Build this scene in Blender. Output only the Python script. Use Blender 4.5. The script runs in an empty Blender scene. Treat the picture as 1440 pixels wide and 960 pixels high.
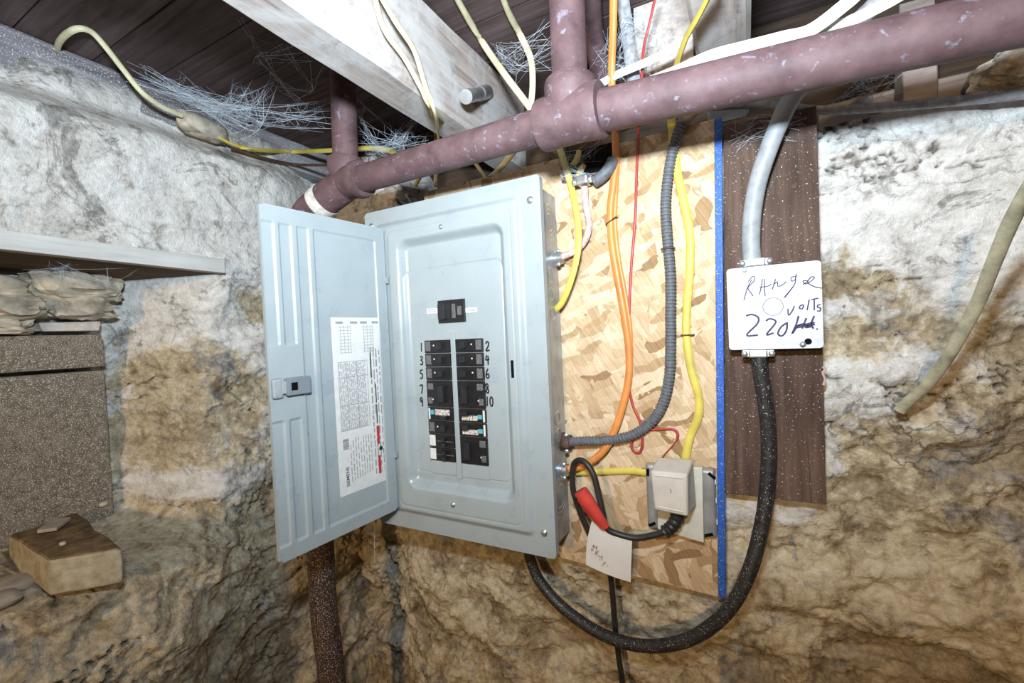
import bpy, bmesh, math, random
import numpy as np
from mathutils import Vector, Matrix

random.seed(7)
RNG = np.random.default_rng(11)
S = bpy.context.scene
COL = S.collection
CZ = 1.45                                   # camera height above the dirt floor

# ------------------------------------------------------------------ camera
FPX = 619.0
YAW, PITCH, ROLL = (math.radians(a) for a in (27.9, -1.155, -2.69))
_F = np.array([-math.sin(YAW)*math.cos(PITCH), math.cos(YAW)*math.cos(PITCH), math.sin(PITCH)])
_R = np.array([math.cos(YAW), math.sin(YAW), 0.0])
_U = np.cross(_R, _F)
R2 = _R*math.cos(ROLL) + _U*math.sin(ROLL)
U2 = -_R*math.sin(ROLL) + _U*math.cos(ROLL)
cam = bpy.data.cameras.new('camera')
cam.sensor_fit = 'HORIZONTAL'; cam.sensor_width = 36.0
cam.lens = FPX*36.0/1440.0
cam.clip_start = 0.01; cam.clip_end = 50
cam_o = bpy.data.objects.new('camera', cam); COL.objects.link(cam_o)
cam_o.matrix_world = Matrix(((R2[0], U2[0], -_F[0], 0), (R2[1], U2[1], -_F[1], 0), (R2[2], U2[2], -_F[2], CZ), (0, 0, 0, 1)))
S.camera = cam_o
S.cycles.max_bounces = 6; S.cycles.diffuse_bounces = 3; S.cycles.glossy_bounces = 3

# ------------------------------------------------------------------ light
S.view_settings.view_transform = 'Standard'
S.view_settings.look = 'None'
S.view_settings.exposure = 0.0
S.view_settings.gamma = 1.0
S.view_settings.use_curve_mapping = False
w = bpy.data.worlds.new('world'); S.world = w; w.use_nodes = True
w.node_tree.nodes['Background'].inputs[0].default_value = (1.0, 0.86, 0.68, 1)
w.node_tree.nodes['Background'].inputs[1].default_value = 0.014

def aim(o, loc, to):
    o.location = (loc[0], loc[1], loc[2]+CZ)
    d = Vector((to[0]-loc[0], to[1]-loc[1], to[2]-loc[2]))
    o.rotation_euler = d.to_track_quat('-Z', 'Y').to_euler()

fl = bpy.data.lights.new('camera_flash', 'AREA'); fl.shape = 'RECTANGLE'; fl.size = 0.09; fl.size_y = 0.06
fl.energy = 20; fl.color = (0.74, 0.875, 1.0)
fo = bpy.data.objects.new('camera_flash', fl); COL.objects.link(fo)
aim(fo, (-0.02, -0.03, 0.20), (-0.42, 0.62, 0.78))
rl = bpy.data.lights.new('basement_bulb', 'POINT'); rl.energy = 86; rl.color = (1.0, 0.68, 0.34); rl.shadow_soft_size = 0.06
ro = bpy.data.objects.new('basement_bulb', rl); COL.objects.link(ro)
ro.location = (-0.18, -2.0, 0.33+CZ)

# ------------------------------------------------------------------ pixel -> place helpers (camera-relative metres)
def ray(u, v): return R2*((u-720)/FPX) + U2*(-(v-480)/FPX) + _F
def at(u, v, Y): d = ray(u, v); return d*(Y/d[1])
def atx(u, v, X): d = ray(u, v); return d*(X/d[0])
def atz(u, v, Zv): d = ray(u, v); return d*(Zv/d[2])

# ------------------------------------------------------------------ numpy noise
def _hash(ix, iy, s):
    h = (ix.astype(np.int64)*374761393 + iy.astype(np.int64)*668265263 + s*982451653) & 0xFFFFFFFF
    h = ((h ^ (h >> 13))*1274126177) & 0xFFFFFFFF
    return ((h ^ (h >> 16)) & 0xFFFF)/65535.0
def vnoise(x, y, s=0):
    ix = np.floor(x); iy = np.floor(y); fx = x-ix; fy = y-iy
    fx = fx*fx*fx*(fx*(fx*6-15)+10); fy = fy*fy*fy*(fy*(fy*6-15)+10)
    a = _hash(ix, iy, s); b = _hash(ix+1, iy, s); c = _hash(ix, iy+1, s); d = _hash(ix+1, iy+1, s)
    return (a+(b-a)*fx) + ((c+(d-c)*fx)-(a+(b-a)*fx))*fy
def fbm(x, y, s=0, o=4, g=0.5):
    t = 0; a = 1; n = 0
    for k in range(o):
        t = t+a*(vnoise(x*2**k+17.3*k, y*2**k-9.1*k, s+k)-0.5); n += a; a *= g
    return t/n*2
def worley(x, y, s=0):
    ix = np.floor(x); iy = np.floor(y); f1 = np.full(x.shape, 9.0); f2 = np.full(x.shape, 9.0)
    for dx in (-1, 0, 1):
        for dy in (-1, 0, 1):
            cx = ix+dx; cy = iy+dy
            px = cx+_hash(cx, cy, s); py = cy+_hash(cx, cy, s+5)
            d = np.hypot(px-x, py-y)
            f2 = np.minimum(f2, np.maximum(f1, d)); f1 = np.minimum(f1, d)
    return f1, f2
def sst(a, b, x):
    t = np.clip((x-a)/(b-a), 0, 1); return t*t*(3-2*t)

# ------------------------------------------------------------------ mesh helpers
class MB:
    def __init__(self): self.v = []; self.f = []; self.sm = []
    def add(self, vs, fs, smooth=False):
        n = len(self.v); self.v += [tuple(map(float, p)) for p in vs]
        self.f += [tuple(i+n for i in q) for q in fs]; self.sm += [smooth]*len(fs); return self
    def box(self, x0, x1, y0, y1, z0, z1, bev=0.0):
        if bev <= 0:
            vs = [(x, y, z) for x in (x0, x1) for y in (y0, y1) for z in (z0, z1)]
            return self.add(vs, [(0, 1, 3, 2), (4, 6, 7, 5), (0, 4, 5, 1), (2, 3, 7, 6), (0, 2, 6, 4), (1, 5, 7, 3)])
        return self.hexa([(x0, y0, z0), (x1, y0, z0), (x1, y1, z0), (x0, y1, z0), (x0, y0, z1), (x1, y0, z1), (x1, y1, z1), (x0, y1, z1)], bev)
    def hexa(self, p, bev=0.0, seg=2):
        bm = bmesh.new(); vs = [bm.verts.new(q) for q in p]
        for q in [(3, 2, 1, 0), (4, 5, 6, 7), (0, 1, 5, 4), (1, 2, 6, 5), (2, 3, 7, 6), (3, 0, 4, 7)]: bm.faces.new([vs[i] for i in q])
        if bev > 0: bmesh.ops.bevel(bm, geom=list(bm.edges), offset=bev, segments=seg, affect='EDGES', profile=0.6)
        bmesh.ops.recalc_face_normals(bm, faces=bm.faces)
        bm.verts.index_update()
        self.add([v.co[:] for v in bm.verts], [[v.index for v in f.verts] for f in bm.faces], False); bm.free(); return self
    def sweep(self, pts, a, b=None, hint=(0, -1, 0), n=10, radii=None, cap=True):
        b = a if b is None else b
        P = np.array(pts, float); T = np.gradient(P, axis=0); T /= np.linalg.norm(T, axis=1)[:, None]+1e-12
        h = np.array(hint, float); N = h-np.outer(T@h, np.ones(3))*T; ln = np.linalg.norm(N, axis=1)
        N0 = None; out = []
        for i in range(len(P)):
            nn = N[i]/ln[i] if ln[i] > 0.15 else None
            if nn is None:
                nn = N0 if N0 is not None else np.cross(T[i], (0.3, 0.5, 0.8)); nn = nn-T[i]*(nn@T[i]); nn /= np.linalg.norm(nn)
            elif N0 is not None and nn@N0 < 0: nn = -nn
            N0 = nn; B = np.cross(T[i], nn); r = 1.0 if radii is None else radii[i]
            for k in range(n):
                t = 2*math.pi*k/n; out.append(P[i]+B*(a*r*math.cos(t))+nn*(b*r*math.sin(t)))
        m = len(P); fs = [(i*n+k, i*n+(k+1) % n, (i+1)*n+(k+1) % n, (i+1)*n+k) for i in range(m-1) for k in range(n)]
        if cap: fs += [tuple(range(n-1, -1, -1)), tuple((m-1)*n+k for k in range(n))]
        return self.add(out, fs, True)
    def cyl(self, p, q, r, r2=None, n=20):
        p = np.array(p, float); q = np.array(q, float); r2 = r if r2 is None else r2
        h = (0, 0, 1) if abs((q-p)[2]) < 0.7*np.linalg.norm(q-p) else (0, -1, 0)
        return self.sweep([p, q], 1, 1, h, n, [r, r2])
    def lathe(self, p, d, prof, n=24):          # prof: (distance along d, radius)
        p = np.array(p, float); d = np.array(d, float); d /= np.linalg.norm(d)
        s = np.cross(d, (0, 0, 1) if abs(d[2]) < .8 else (0, 1, 0)); s /= np.linalg.norm(s); t = np.cross(d, s)
        vs = [p+d*h+(s*math.cos(2*math.pi*k/n)+t*math.sin(2*math.pi*k/n))*r for h, r in prof for k in range(n)]
        m = len(prof); fs = [(i*n+k, i*n+(k+1) % n, (i+1)*n+(k+1) % n, (i+1)*n+k) for i in range(m-1) for k in range(n)]
        fs += [tuple(range(n-1, -1, -1)), tuple((m-1)*n+k for k in range(n))]
        return self.add(vs, fs, True)
    def ring(self, c, d, r, t=0.0012, n=28):
        d = np.array(d, float); s = np.cross(d, (0, 0, 1)); s /= np.linalg.norm(s); u = np.cross(d, s); c = np.array(c, float)
        vs = []; fs = []
        for k in range(n):
            e = s*math.cos(2*math.pi*k/n)+u*math.sin(2*math.pi*k/n)
            vs += [c+e*(r-t), c+e*r+d*t*.7, c+e*(r+t)]
        for k in range(n):
            j = (k+1) % n
            fs += [(3*k, 3*k+1, 3*j+1, 3*j), (3*k+1, 3*k+2, 3*j+2, 3*j+1)]
        return self.add(vs, fs, True)

def link(name, me, mat, parent=None, origin=None):
    o = bpy.data.objects.new(name, me); COL.objects.link(o)
    if mat: me.materials.append(M[mat])
    if parent is not None: o.parent = parent
    return o
def world_loc(o):
    l = Vector((0, 0, 0))
    while o is not None: l += o.location; o = o.parent
    return l
def build(name, mb, mat, parent=None):
    """one mesh object; its origin sits at the middle of its underside"""
    v = np.array(mb.v); c = (v.min(0)+v.max(0))/2; c[2] = v[:, 2].min()
    me = bpy.data.meshes.new(name); me.from_pydata((v-c).tolist(), [], mb.f)
    me.polygons.foreach_set('use_smooth', mb.sm); me.update()
    bm = bmesh.new(); bm.from_mesh(me); bmesh.ops.recalc_face_normals(bm, faces=bm.faces); bm.to_mesh(me); bm.free()
    if any(mb.sm) and hasattr(me, 'set_sharp_from_angle'): me.set_sharp_from_angle(angle=math.radians(42))
    o = link(name, me, mat, parent)
    L = Vector((c[0], c[1], c[2]+CZ))
    o.location = L-(world_loc(parent) if parent is not None else Vector((0, 0, 0)))
    return o
def grid_mesh(name, V, mat, parent=None, keep=None, attrs=None, flip=False):
    """V: (rows, cols, 3) vertices"""
    r, c = V.shape[:2]; idx = np.arange(r*c).reshape(r, c)
    q = np.stack([idx[:-1, :-1], idx[:-1, 1:], idx[1:, 1:], idx[1:, :-1]], -1).reshape(-1, 4)
    if keep is not None: q = q[keep.reshape(-1)]
    if flip: q = q[:, ::-1]
    P = V.reshape(-1, 3)
    if keep is not None:
        used = np.unique(q); mp = np.full(len(P), -1); mp[used] = np.arange(len(used)); P = P[used]; q = mp[q]
    else: used = np.arange(len(P))
    c0 = (P.min(0)+P.max(0))/2; c0[2] = P[:, 2].min()
    me = bpy.data.meshes.new(name); me.vertices.add(len(P)); me.vertices.foreach_set('co', (P-c0).astype(np.float32).ravel())
    me.loops.add(q.size); me.loops.foreach_set('vertex_index', q.astype(np.int32).ravel())
    me.polygons.add(len(q)); me.polygons.foreach_set('loop_start', np.arange(0, q.size, 4, dtype=np.int32))
    me.polygons.foreach_set('use_smooth', np.ones(len(q), bool)); me.update(calc_edges=True); me.validate()
    for k, a in (attrs or {}).items():
        at_ = me.attributes.new(k, 'FLOAT', 'POINT'); at_.data.foreach_set('value', a.reshape(-1)[used].astype(np.float32))
    o = link(name, me, mat, parent)
    L = Vector((c0[0], c0[1], c0[2]+CZ)); o.location = L-(world_loc(parent) if parent is not None else Vector((0, 0, 0)))
    return o
def tag(o, label, cat, group=None, kind=None):
    o['label'] = label
    if cat: o['category'] = cat
    if group: o['group'] = group
    if kind: o['kind'] = kind
    return o
def struct(o): o['kind'] = 'structure'; return o
def thing(name, loc, label, cat, group=None):
    o = bpy.data.objects.new(name, None); COL.objects.link(o); o.empty_display_size = .02
    o.location = (float(loc[0]), float(loc[1]), float(loc[2])+CZ); tag(o, label, cat, group); return o
def smooth(pts, k=7):
    P = [np.array(p, float) for p in pts]; P = [2*P[0]-P[1]]+P+[2*P[-1]-P[-2]]; out = []
    for i in range(1, len(P)-2):
        a, b, c, d = P[i-1:i+3]
        for j in range(k):
            t = j/k; out.append(0.5*((2*b)+(c-a)*t+(2*a-5*b+4*c-d)*t*t+(-a+3*b-3*c+d)*t**3))
    out.append(P[-2]); return out
def px(*q):
    out = []
    for u, v, Y in q:
        p = at(u, v, Y); out.append(p if p[2] < .546 else atz(u, v, .546))      # never above the planks
    return out

# ------------------------------------------------------------------ materials
M = {}
class NT:
    def __init__(self, name):
        self.m = bpy.data.materials.new(name); self.m.use_nodes = True; M[name] = self.m
        self.t = self.m.node_tree; self.b = self.t.nodes['Principled BSDF']; self.geo = self.t.nodes.new('ShaderNodeNewGeometry')
        self.pos = self.geo.outputs['Position']
    def n(self, kind, **kw):
        x = self.t.nodes.new(kind)
        for k, v in kw.items(): setattr(x, k, v)
        return x
    def l(self, a, b): self.t.links.new(a, b)
    def map(self, scale=(1, 1, 1), rot=(0, 0, 0), loc=(0, 0, 0)):
        x = self.n('ShaderNodeMapping'); self.l(self.pos, x.inputs[0]); x.inputs['Scale'].default_value = scale
        x.inputs['Rotation'].default_value = rot; x.inputs['Location'].default_value = loc; return x.outputs[0]
    def noise(self, scale, detail=4, rough=0.55, vec=None, dist=0.0):
        x = self.n('ShaderNodeTexNoise'); x.inputs['Scale'].default_value = scale; x.inputs['Detail'].default_value = detail
        x.inputs['Roughness'].default_value = rough; x.inputs['Distortion'].default_value = dist
        self.l(vec if vec is not None else self.pos, x.inputs['Vector']); return x.outputs[0]
    def vor(self, scale, vec=None, feature='F1', out='Distance'):
        x = self.n('ShaderNodeTexVoronoi', feature=feature); x.inputs['Scale'].default_value = scale
        self.l(vec if vec is not None else self.pos, x.inputs['Vector']); return x.outputs[out]
    def ramp(self, fac, stops, interp='LINEAR'):
        x = self.n('ShaderNodeValToRGB'); x.color_ramp.interpolation = interp; e = x.color_ramp.elements
        while len(e) < len(stops): e.new(0.5)
        for k, (p, c) in enumerate(stops):
            e[k].position = p; c = (c, c, c) if isinstance(c, (int, float)) else c; e[k].color = (*c, 1)
        self.l(fac, x.inputs[0]); return x.outputs[0]
    def mix(self, fac, a, b, mode='MIX'):
        x = self.n('ShaderNodeMix', data_type='RGBA', blend_type=mode)
        for s, v in ((x.inputs[0], fac), (x.inputs[6], a), (x.inputs[7], b)):
            if isinstance(v, (int, float)): s.default_value = v
            elif isinstance(v, tuple): s.default_value = (*v, 1)
            else: self.l(v, s)
        return x.outputs[2]
    def math(self, op, a, b=0.0):
        x = self.n('ShaderNodeMath', operation=op)
        for s, v in zip(x.inputs, (a, b)):
            if isinstance(v, (int, float)): s.default_value = v
            else: self.l(v, s)
        return x.outputs[0]
    def bump(self, h, strength=0.3, dist=0.002, prev=None):
        x = self.n('ShaderNodeBump'); x.inputs['Strength'].default_value = strength; x.inputs['Distance'].default_value = dist
        self.l(h, x.inputs['Height'])
        if prev is not None: self.l(prev, x.inputs['Normal'])
        self.l(x.outputs[0], self.b.inputs['Normal']); return x.outputs[0]
    def out(self, color, rough=0.6, metal=0.0, spec=0.5):
        for s, v in (('Base Color', color), ('Roughness', rough), ('Metallic', metal), ('Specular IOR Level', spec)):
            i = self.b.inputs[s]
            if isinstance(v, tuple): i.default_value = (*v, 1)
            elif isinstance(v, (int, float)): i.default_value = v
            else: self.l(v, i)
        return self

def simple(name, c, rough=0.5, metal=0.0, var=0.12, scale=60, bump=0.0, dust=0.0, spec=0.5, dustcol=(.75, .72, .66)):
    t = NT(name); n = t.noise(scale, 5, .6)
    lo = tuple(max(0, x*(1-var*2)) for x in c); hi = tuple(min(1, x*(1+var*2)) for x in c)
    col = t.ramp(n, [(.3, lo), (.5, c), (.72, hi)])
    if dust > 0:
        d = t.noise(520, 2, .5); col = t.mix(t.ramp(d, [(.70-dust*.14, 0.0), (.74-dust*.1, 1.0)]), col, dustcol)
    if bump > 0: t.bump(n, bump, .002)
    return t.out(col, rough, metal, spec)

def wood(name, c1, c2, c3, axis=0, rough=0.8, dust=0.0, fine=60):
    t = NT(name); sc = [fine, fine, fine]; sc[axis] = fine*.06
    v = t.map(tuple(sc)); g = t.noise(1.0, 6, .65, v, .6)
    col = t.ramp(g, [(.28, c1), (.5, c2), (.72, c3)])
    big = t.noise(7, 3, .5); col = t.mix(t.ramp(big, [(.35, 0.0), (.75, .55)]), col, tuple(x*.6 for x in c1))
    if dust > 0:
        d = t.noise(480, 2, .5); col = t.mix(t.ramp(d, [(.70-dust*.14, 0.0), (.74-dust*.1, 1.0)]), col, (.70, .66, .6))
    t.bump(g, .35, .0015)
    return t.out(col, rough, 0, .25)

def wallmat(name, whitez, stain, off, earth=1.0, cracks=.8):
    t = NT(name)
    P_ = lambda q: t.map(loc=(q+off, q*1.7, q*.6))
    a = t.noise(4.5, 6, .68, P_(0), .5); b = t.noise(21, 7, .72, P_(3), .6); c = t.noise(95, 4, .65, P_(5)); d = t.noise(9, 6, .72, P_(8), .9)
    cav = t.n('ShaderNodeAttribute', attribute_name='layer').outputs['Fac']
    coat = t.n('ShaderNodeAttribute', attribute_name='coat').outputs['Fac']
    sep = t.n('ShaderNodeSeparateXYZ'); t.l(t.pos, sep.inputs[0])
    tan = t.ramp(b, [(.32, (.25, .19, .115)), (.42, (.48, .395, .265)), (.52, (.66, .57, .41)), (.68, (.78, .70, .55))])
    ear = t.ramp(b, [(.34, (.10, .070, .042)), (.50, (.26, .195, .12)), (.66, (.42, .34, .22))])
    whi = t.ramp(b, [(.33, (.40, .375, .345)), (.43, (.66, .635, .60)), (.60, (.84, .82, .78))])
    z = t.math('ADD', t.math('MULTIPLY', t.math('SUBTRACT', sep.outputs['Z'], CZ+whitez), 1.35), t.math('MULTIPLY', t.math('SUBTRACT', a, .5), 1.9))
    z = t.math('ADD', z, t.math('MULTIPLY', t.math('SUBTRACT', coat, .5), .55))
    low = t.mix(t.ramp(t.math('ADD', d, t.math('MULTIPLY', t.math('SUBTRACT', coat, .5), .5)), [(.40, earth), (.49, 0.0)]), tan, ear)
    col = t.mix(t.ramp(z, [(.06, 0.0), (.20, 1.0)]), low, whi)
    gre = t.ramp(b, [(.35, (.17, .16, .15)), (.62, (.46, .45, .43))])
    col = t.mix(t.ramp(t.noise(8, 7, .75, P_(13), .9), [(.555, 0.0), (.60, .85)]), col, gre)
    col = t.mix(t.ramp(t.noise(5.2, 7, .72, P_(19), .8), [(.57, 0.0), (.63, stain)]), col, t.ramp(c, [(.35, (.10, .065, .04)), (.65, (.26, .18, .11))]))
    w_ = t.n('ShaderNodeVectorMath', operation='ADD'); nz = t.n('ShaderNodeTexNoise'); nz.inputs['Scale'].default_value = 7; nz.inputs['Detail'].default_value = 6; t.l(P_(2), nz.inputs['Vector'])
    m_ = t.n('ShaderNodeVectorMath', operation='SCALE'); m_.inputs['Scale'].default_value = .30; t.l(nz.outputs['Color'], m_.inputs[0])
    t.l(t.map((1, 1, 1.9)), w_.inputs[0]); t.l(m_.outputs[0], w_.inputs[1])
    ed = t.vor(7.5, w_.outputs[0], 'DISTANCE_TO_EDGE')
    ck = t.math('MULTIPLY', t.ramp(ed, [(.0, 1.0), (.035, 0.0)]), t.ramp(t.noise(3.3, 5, .6, P_(29)), [(.50, 0.0), (.60, cracks)]))
    col = t.mix(ck, col, (.07, .055, .045))
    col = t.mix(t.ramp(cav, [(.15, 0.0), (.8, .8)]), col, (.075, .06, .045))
    col = t.mix(.45, col, t.ramp(c, [(.33, (.22, .2, .17)), (.5, (.5, .49, .47)), (.66, (.8, .79, .76))]), 'OVERLAY')
    rg_ = t.n('ShaderNodeTexNoise', noise_type='RIDGED_MULTIFRACTAL'); rg_.inputs['Scale'].default_value = 13; rg_.inputs['Detail'].default_value = 4; t.l(P_(31), rg_.inputs['Vector'])
    b0 = t.bump(rg_.outputs[0], .35, .006)
    b1 = t.bump(t.noise(45, 6, .75, P_(33)), .9, .009, b0)
    t.bump(ed, .25, .006, b1)
    return t.out(col, .93, 0, .12)

wallmat('wall_back', -.13, .26, 2.0, .6)
wallmat('wall_left', -.22, .18, 9.0, .35, .35)
simple('dirt', (.13, .085, .05), .95, var=.3, scale=40, bump=.6, spec=.1)
simple('mortar_stone', (.46, .40, .31), .95, var=.25, scale=30, bump=.7, spec=.1)
simple('pale_brick', (.62, .55, .48), .95, var=.15, scale=40, bump=.5, spec=.1)
simple('cinder', (.20, .165, .125), .95, var=.2, scale=90, bump=.5, dust=1.0, spec=.1, dustcol=(.6, .55, .45))
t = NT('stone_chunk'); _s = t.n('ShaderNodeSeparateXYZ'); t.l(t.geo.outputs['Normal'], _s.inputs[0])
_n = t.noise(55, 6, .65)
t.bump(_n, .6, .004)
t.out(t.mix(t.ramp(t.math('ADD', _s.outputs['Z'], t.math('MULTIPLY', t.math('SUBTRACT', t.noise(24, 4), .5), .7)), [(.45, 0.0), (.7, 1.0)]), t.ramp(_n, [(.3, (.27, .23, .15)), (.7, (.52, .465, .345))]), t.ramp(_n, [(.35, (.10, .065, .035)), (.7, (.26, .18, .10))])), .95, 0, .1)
simple('slate', (.36, .31, .26), .8, var=.1)
simple('pebble', (.55, .48, .38), .9, var=.1)
t = NT('wood_joist'); _g = t.noise(1.0, 6, .65, t.map((70, 4, 70)), .8); _m = t.noise(9, 8, .7, None, .6)
col = t.ramp(_g, [(.28, (.20, .155, .135)), (.5, (.42, .355, .315)), (.72, (.56, .50, .455))])
col = t.mix(t.ramp(_m, [(.44, 0.0), (.58, .75)]), col, (.60, .585, .565)); col = t.mix(t.ramp(t.noise(14, 7, .7), [(.60, 0.0), (.68, .6)]), col, (.25, .18, .15))
t.bump(t.mix(.5, _g, _m), .5, .002); t.out(col, .85, 0, .2)
wood('wood_sub', (.045, .028, .026), (.105, .070, .066), (.165, .120, .115), 0)
wood('wood_sill', (.14, .13, .14), (.30, .29, .31), (.42, .41, .43), 1, dust=.8)
wood('wood_dark', (.03, .02, .013), (.07, .045, .03), (.11, .075, .05), 0)
wood('wood_old', (.16, .12, .10), (.34, .28, .25), (.45, .39, .36), 0)
wood('wood_brown', (.048, .026, .018), (.110, .066, .047), (.185, .118, .09), 2, .7, dust=.18, fine=75)
wood('lintel_brown', (.06, .034, .016), (.14, .085, .043), (.20, .13, .07), 1)
wood('lintel_white', (.50, .49, .46), (.66, .65, .61), (.72, .71, .68), 1)
simple('blue_paint', (.012, .10, .46), .6, var=.15, scale=160, dust=.5)
simple('void_shade', (.01, .009, .008), .95, spec=.1)  # near-black colour that paints the shade of the board gap

# oriented strand board: three layers of long flakes, each flake its own tint
t = NT('osb')
def flakes(rot, loc, sc):
    v = t.map((1, 1, 1), (0, rot, 0), loc); s = t.n('ShaderNodeVectorMath', operation='MULTIPLY'); t.l(v, s.inputs[0]); s.inputs[1].default_value = (sc, .01, sc*.30)
    wob = t.n('ShaderNodeVectorMath', operation='ADD'); t.l(s.outputs[0], wob.inputs[0])
    nz = t.n('ShaderNodeTexNoise'); nz.inputs['Scale'].default_value = 26; t.l(t.pos, nz.inputs['Vector'])
    m = t.n('ShaderNodeVectorMath', operation='SCALE'); t.l(nz.outputs['Color'], m.inputs[0]); m.inputs['Scale'].default_value = 1.3; t.l(m.outputs[0], wob.inputs[1])
    x = t.n('ShaderNodeTexVoronoi', distance='MINKOWSKI'); x.inputs['Scale'].default_value = 1; x.inputs['Exponent'].default_value = 4; t.l(wob.outputs[0], x.inputs['Vector'])
    sp = t.n('ShaderNodeSeparateColor'); t.l(x.outputs['Color'], sp.inputs[0])
    g = t.n('ShaderNodeVectorMath', operation='MULTIPLY'); t.l(v, g.inputs[0]); g.inputs[1].default_value = (420, 1, 26)
    return sp.outputs[0], sp.outputs[1], t.noise(1, 3, .6, g.outputs[0])
pal = [(.0, (.26, .15, .07)), (.10, (.40, .26, .13)), (.25, (.52, .365, .21)), (.6, (.63, .465, .29)), (1.0, (.72, .57, .39))]
fl_ = [flakes(.55, (0, 0, 0), 62), flakes(-.75, (5, 0, 3), 54), flakes(1.40, (2, 0, 9), 70), flakes(.1, (8, 0, 1), 58), flakes(-1.2, (3, 0, 6), 80)]
col = t.ramp(fl_[0][0], pal); hh = fl_[0][0]
for f_ in fl_[1:]:
    mk = t.ramp(f_[1], [(.62, 0.0), (.64, 1.0)]); col = t.mix(mk, col, t.ramp(f_[0], pal)); hh = t.mix(mk, hh, f_[0])
col = t.mix(.5, col, t.ramp(fl_[0][2], [(.3, (.30, .29, .28)), (.65, (.68, .68, .68))]), 'OVERLAY')
col = t.mix(t.ramp(t.noise(60, 8, .75, None, 1.6), [(.60, 0.0), (.66, .75)]), col, (.27, .15, .065))
col = t.mix(t.ramp(t.noise(6, 5, .6), [(.5, 0.0), (.7, .35)]), col, (.38, .24, .12))
t.bump(hh, .3, .0012)
t.out(col, .72, 0, .3)

t = NT('panel_paint'); _n = t.noise(20, 4); _m = t.noise(130, 4, .6)
t.out(t.mix(t.ramp(_m, [(.70, 0.0), (.78, .5)]), t.ramp(_n, [(.3, (.33, .375, .385)), (.7, (.37, .415, .42))]), (.22, .23, .22)), t.ramp(_n, [(.3, .25), (.7, .34)]), 0, .5)
simple('galvanized', (.40, .42, .44), .45, .6, var=.12, scale=35)
simple('galv_bright', (.60, .62, .64), .60, .15, var=.10, scale=40, spec=.3)
simple('zinc', (.55, .57, .58), .32, .8, var=.1)
simple('rusty_steel', (.12, .065, .05), .7, .2, var=.3, scale=120)
simple('brown_steel', (.10, .05, .03), .7, .2, var=.2)
simple('breaker_black', (.012, .012, .013), .38, var=.2)
simple('toggle_black', (.022, .022, .024), .30, var=.2)
simple('breaker_gray', (.13, .13, .13), .5, var=.45, scale=420)
simple('label_white', (.72, .71, .68), .55, var=.04)
simple('label_mixed', (.55, .47, .42), .5, var=.55, scale=330)
simple('teal', (.10, .42, .47), .4, var=.05)
simple('print_gray', (.30, .30, .31), .7, var=.15, scale=300)
simple('print_black', (.02, .02, .02), .6)
simple('print_red', (.50, .03, .03), .5, var=.05)
simple('marker_black', (.012, .012, .014), .45)
simple('marker_violet', (.075, .065, .13), .95, var=.2, scale=200, spec=.03)
simple('latch_gray', (.20, .225, .25), .42, var=.05)
simple('latch_light', (.34, .36, .37), .4, var=.05)
simple('black_hole', (.004, .004, .004), .9, spec=.1)
t = NT('pipe_paint'); _n = t.noise(28, 6, .65); _d = t.noise(75, 5, .65, None, .5)
col = t.ramp(_n, [(.3, (.070, .040, .042)), (.5, (.120, .070, .073)), (.72, (.165, .100, .103))])
col = t.mix(t.ramp(_d, [(.60, 0.0), (.68, .6)]), col, (.27, .27, .34))
t.bump(_n, .2, .002); t.out(col, .62, 0, .35)
t = NT('pipe_dusty'); _n = t.noise(40, 5, .6); _d = t.noise(420, 2, .5)
t.out(t.mix(t.ramp(_d, [(.57, 0.0), (.62, 1.0)]), t.ramp(_n, [(.3, (.035, .02, .018)), (.7, (.075, .045, .04))]), (.45, .36, .28)), .7, 0, .3)
simple('plaster_band', (.62, .60, .54), .9, var=.15, scale=90, bump=.4)
simple('nm_yellow', (.66, .53, .10), .48, var=.08, scale=30)
simple('nm_cream_overexposed', (.72, .66, .42), .5, var=.10, scale=30)  # yellow jacket of the joist cables, overexposure painted in as a paler colour
simple('nm_white', (.78, .75, .66), .5, var=.08, scale=30)
simple('nm_orange', (.66, .24, .055), .42, var=.10, scale=25)
simple('red_wire', (.42, .045, .04), .42, var=.1)
simple('pink_cable', (.68, .42, .38), .6, var=.22, scale=90)
simple('se_gray', (.31, .325, .335), .5, var=.12, scale=50)
simple('cloth_gray', (.33, .33, .35), .8, var=.2, scale=120)
simple('dusty_cable', (.22, .19, .16), .85, var=.25, scale=70)
simple('flex_gray', (.135, .14, .15), .6, var=.15, scale=160)
simple('rubber_black', (.022, .021, .021), .5, var=.3, scale=100, dust=.35)
simple('cord_black', (.025, .023, .022), .45, var=.2)
simple('uf_beige', (.40, .37, .25), .65, var=.22, scale=45)
simple('adapter_beige', (.60, .555, .49), .5, var=.05, scale=50, dust=.02)
simple('plate_ivory', (.62, .61, .53), .45, var=.05)
simple('red_plastic', (.60, .06, .045), .38, var=.08)
simple('paper', (.76, .74, .70), .85, var=.03, scale=20)
simple('smudge', (.28, .18, .13), .9, var=.2)
simple('pink_string', (.66, .45, .40), .8)
simple('web', (.62, .68, .74), .8, spec=.2)
simple('earth_floor', (.12, .085, .055), .95, var=.3, scale=9, bump=.5, spec=.1)

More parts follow.
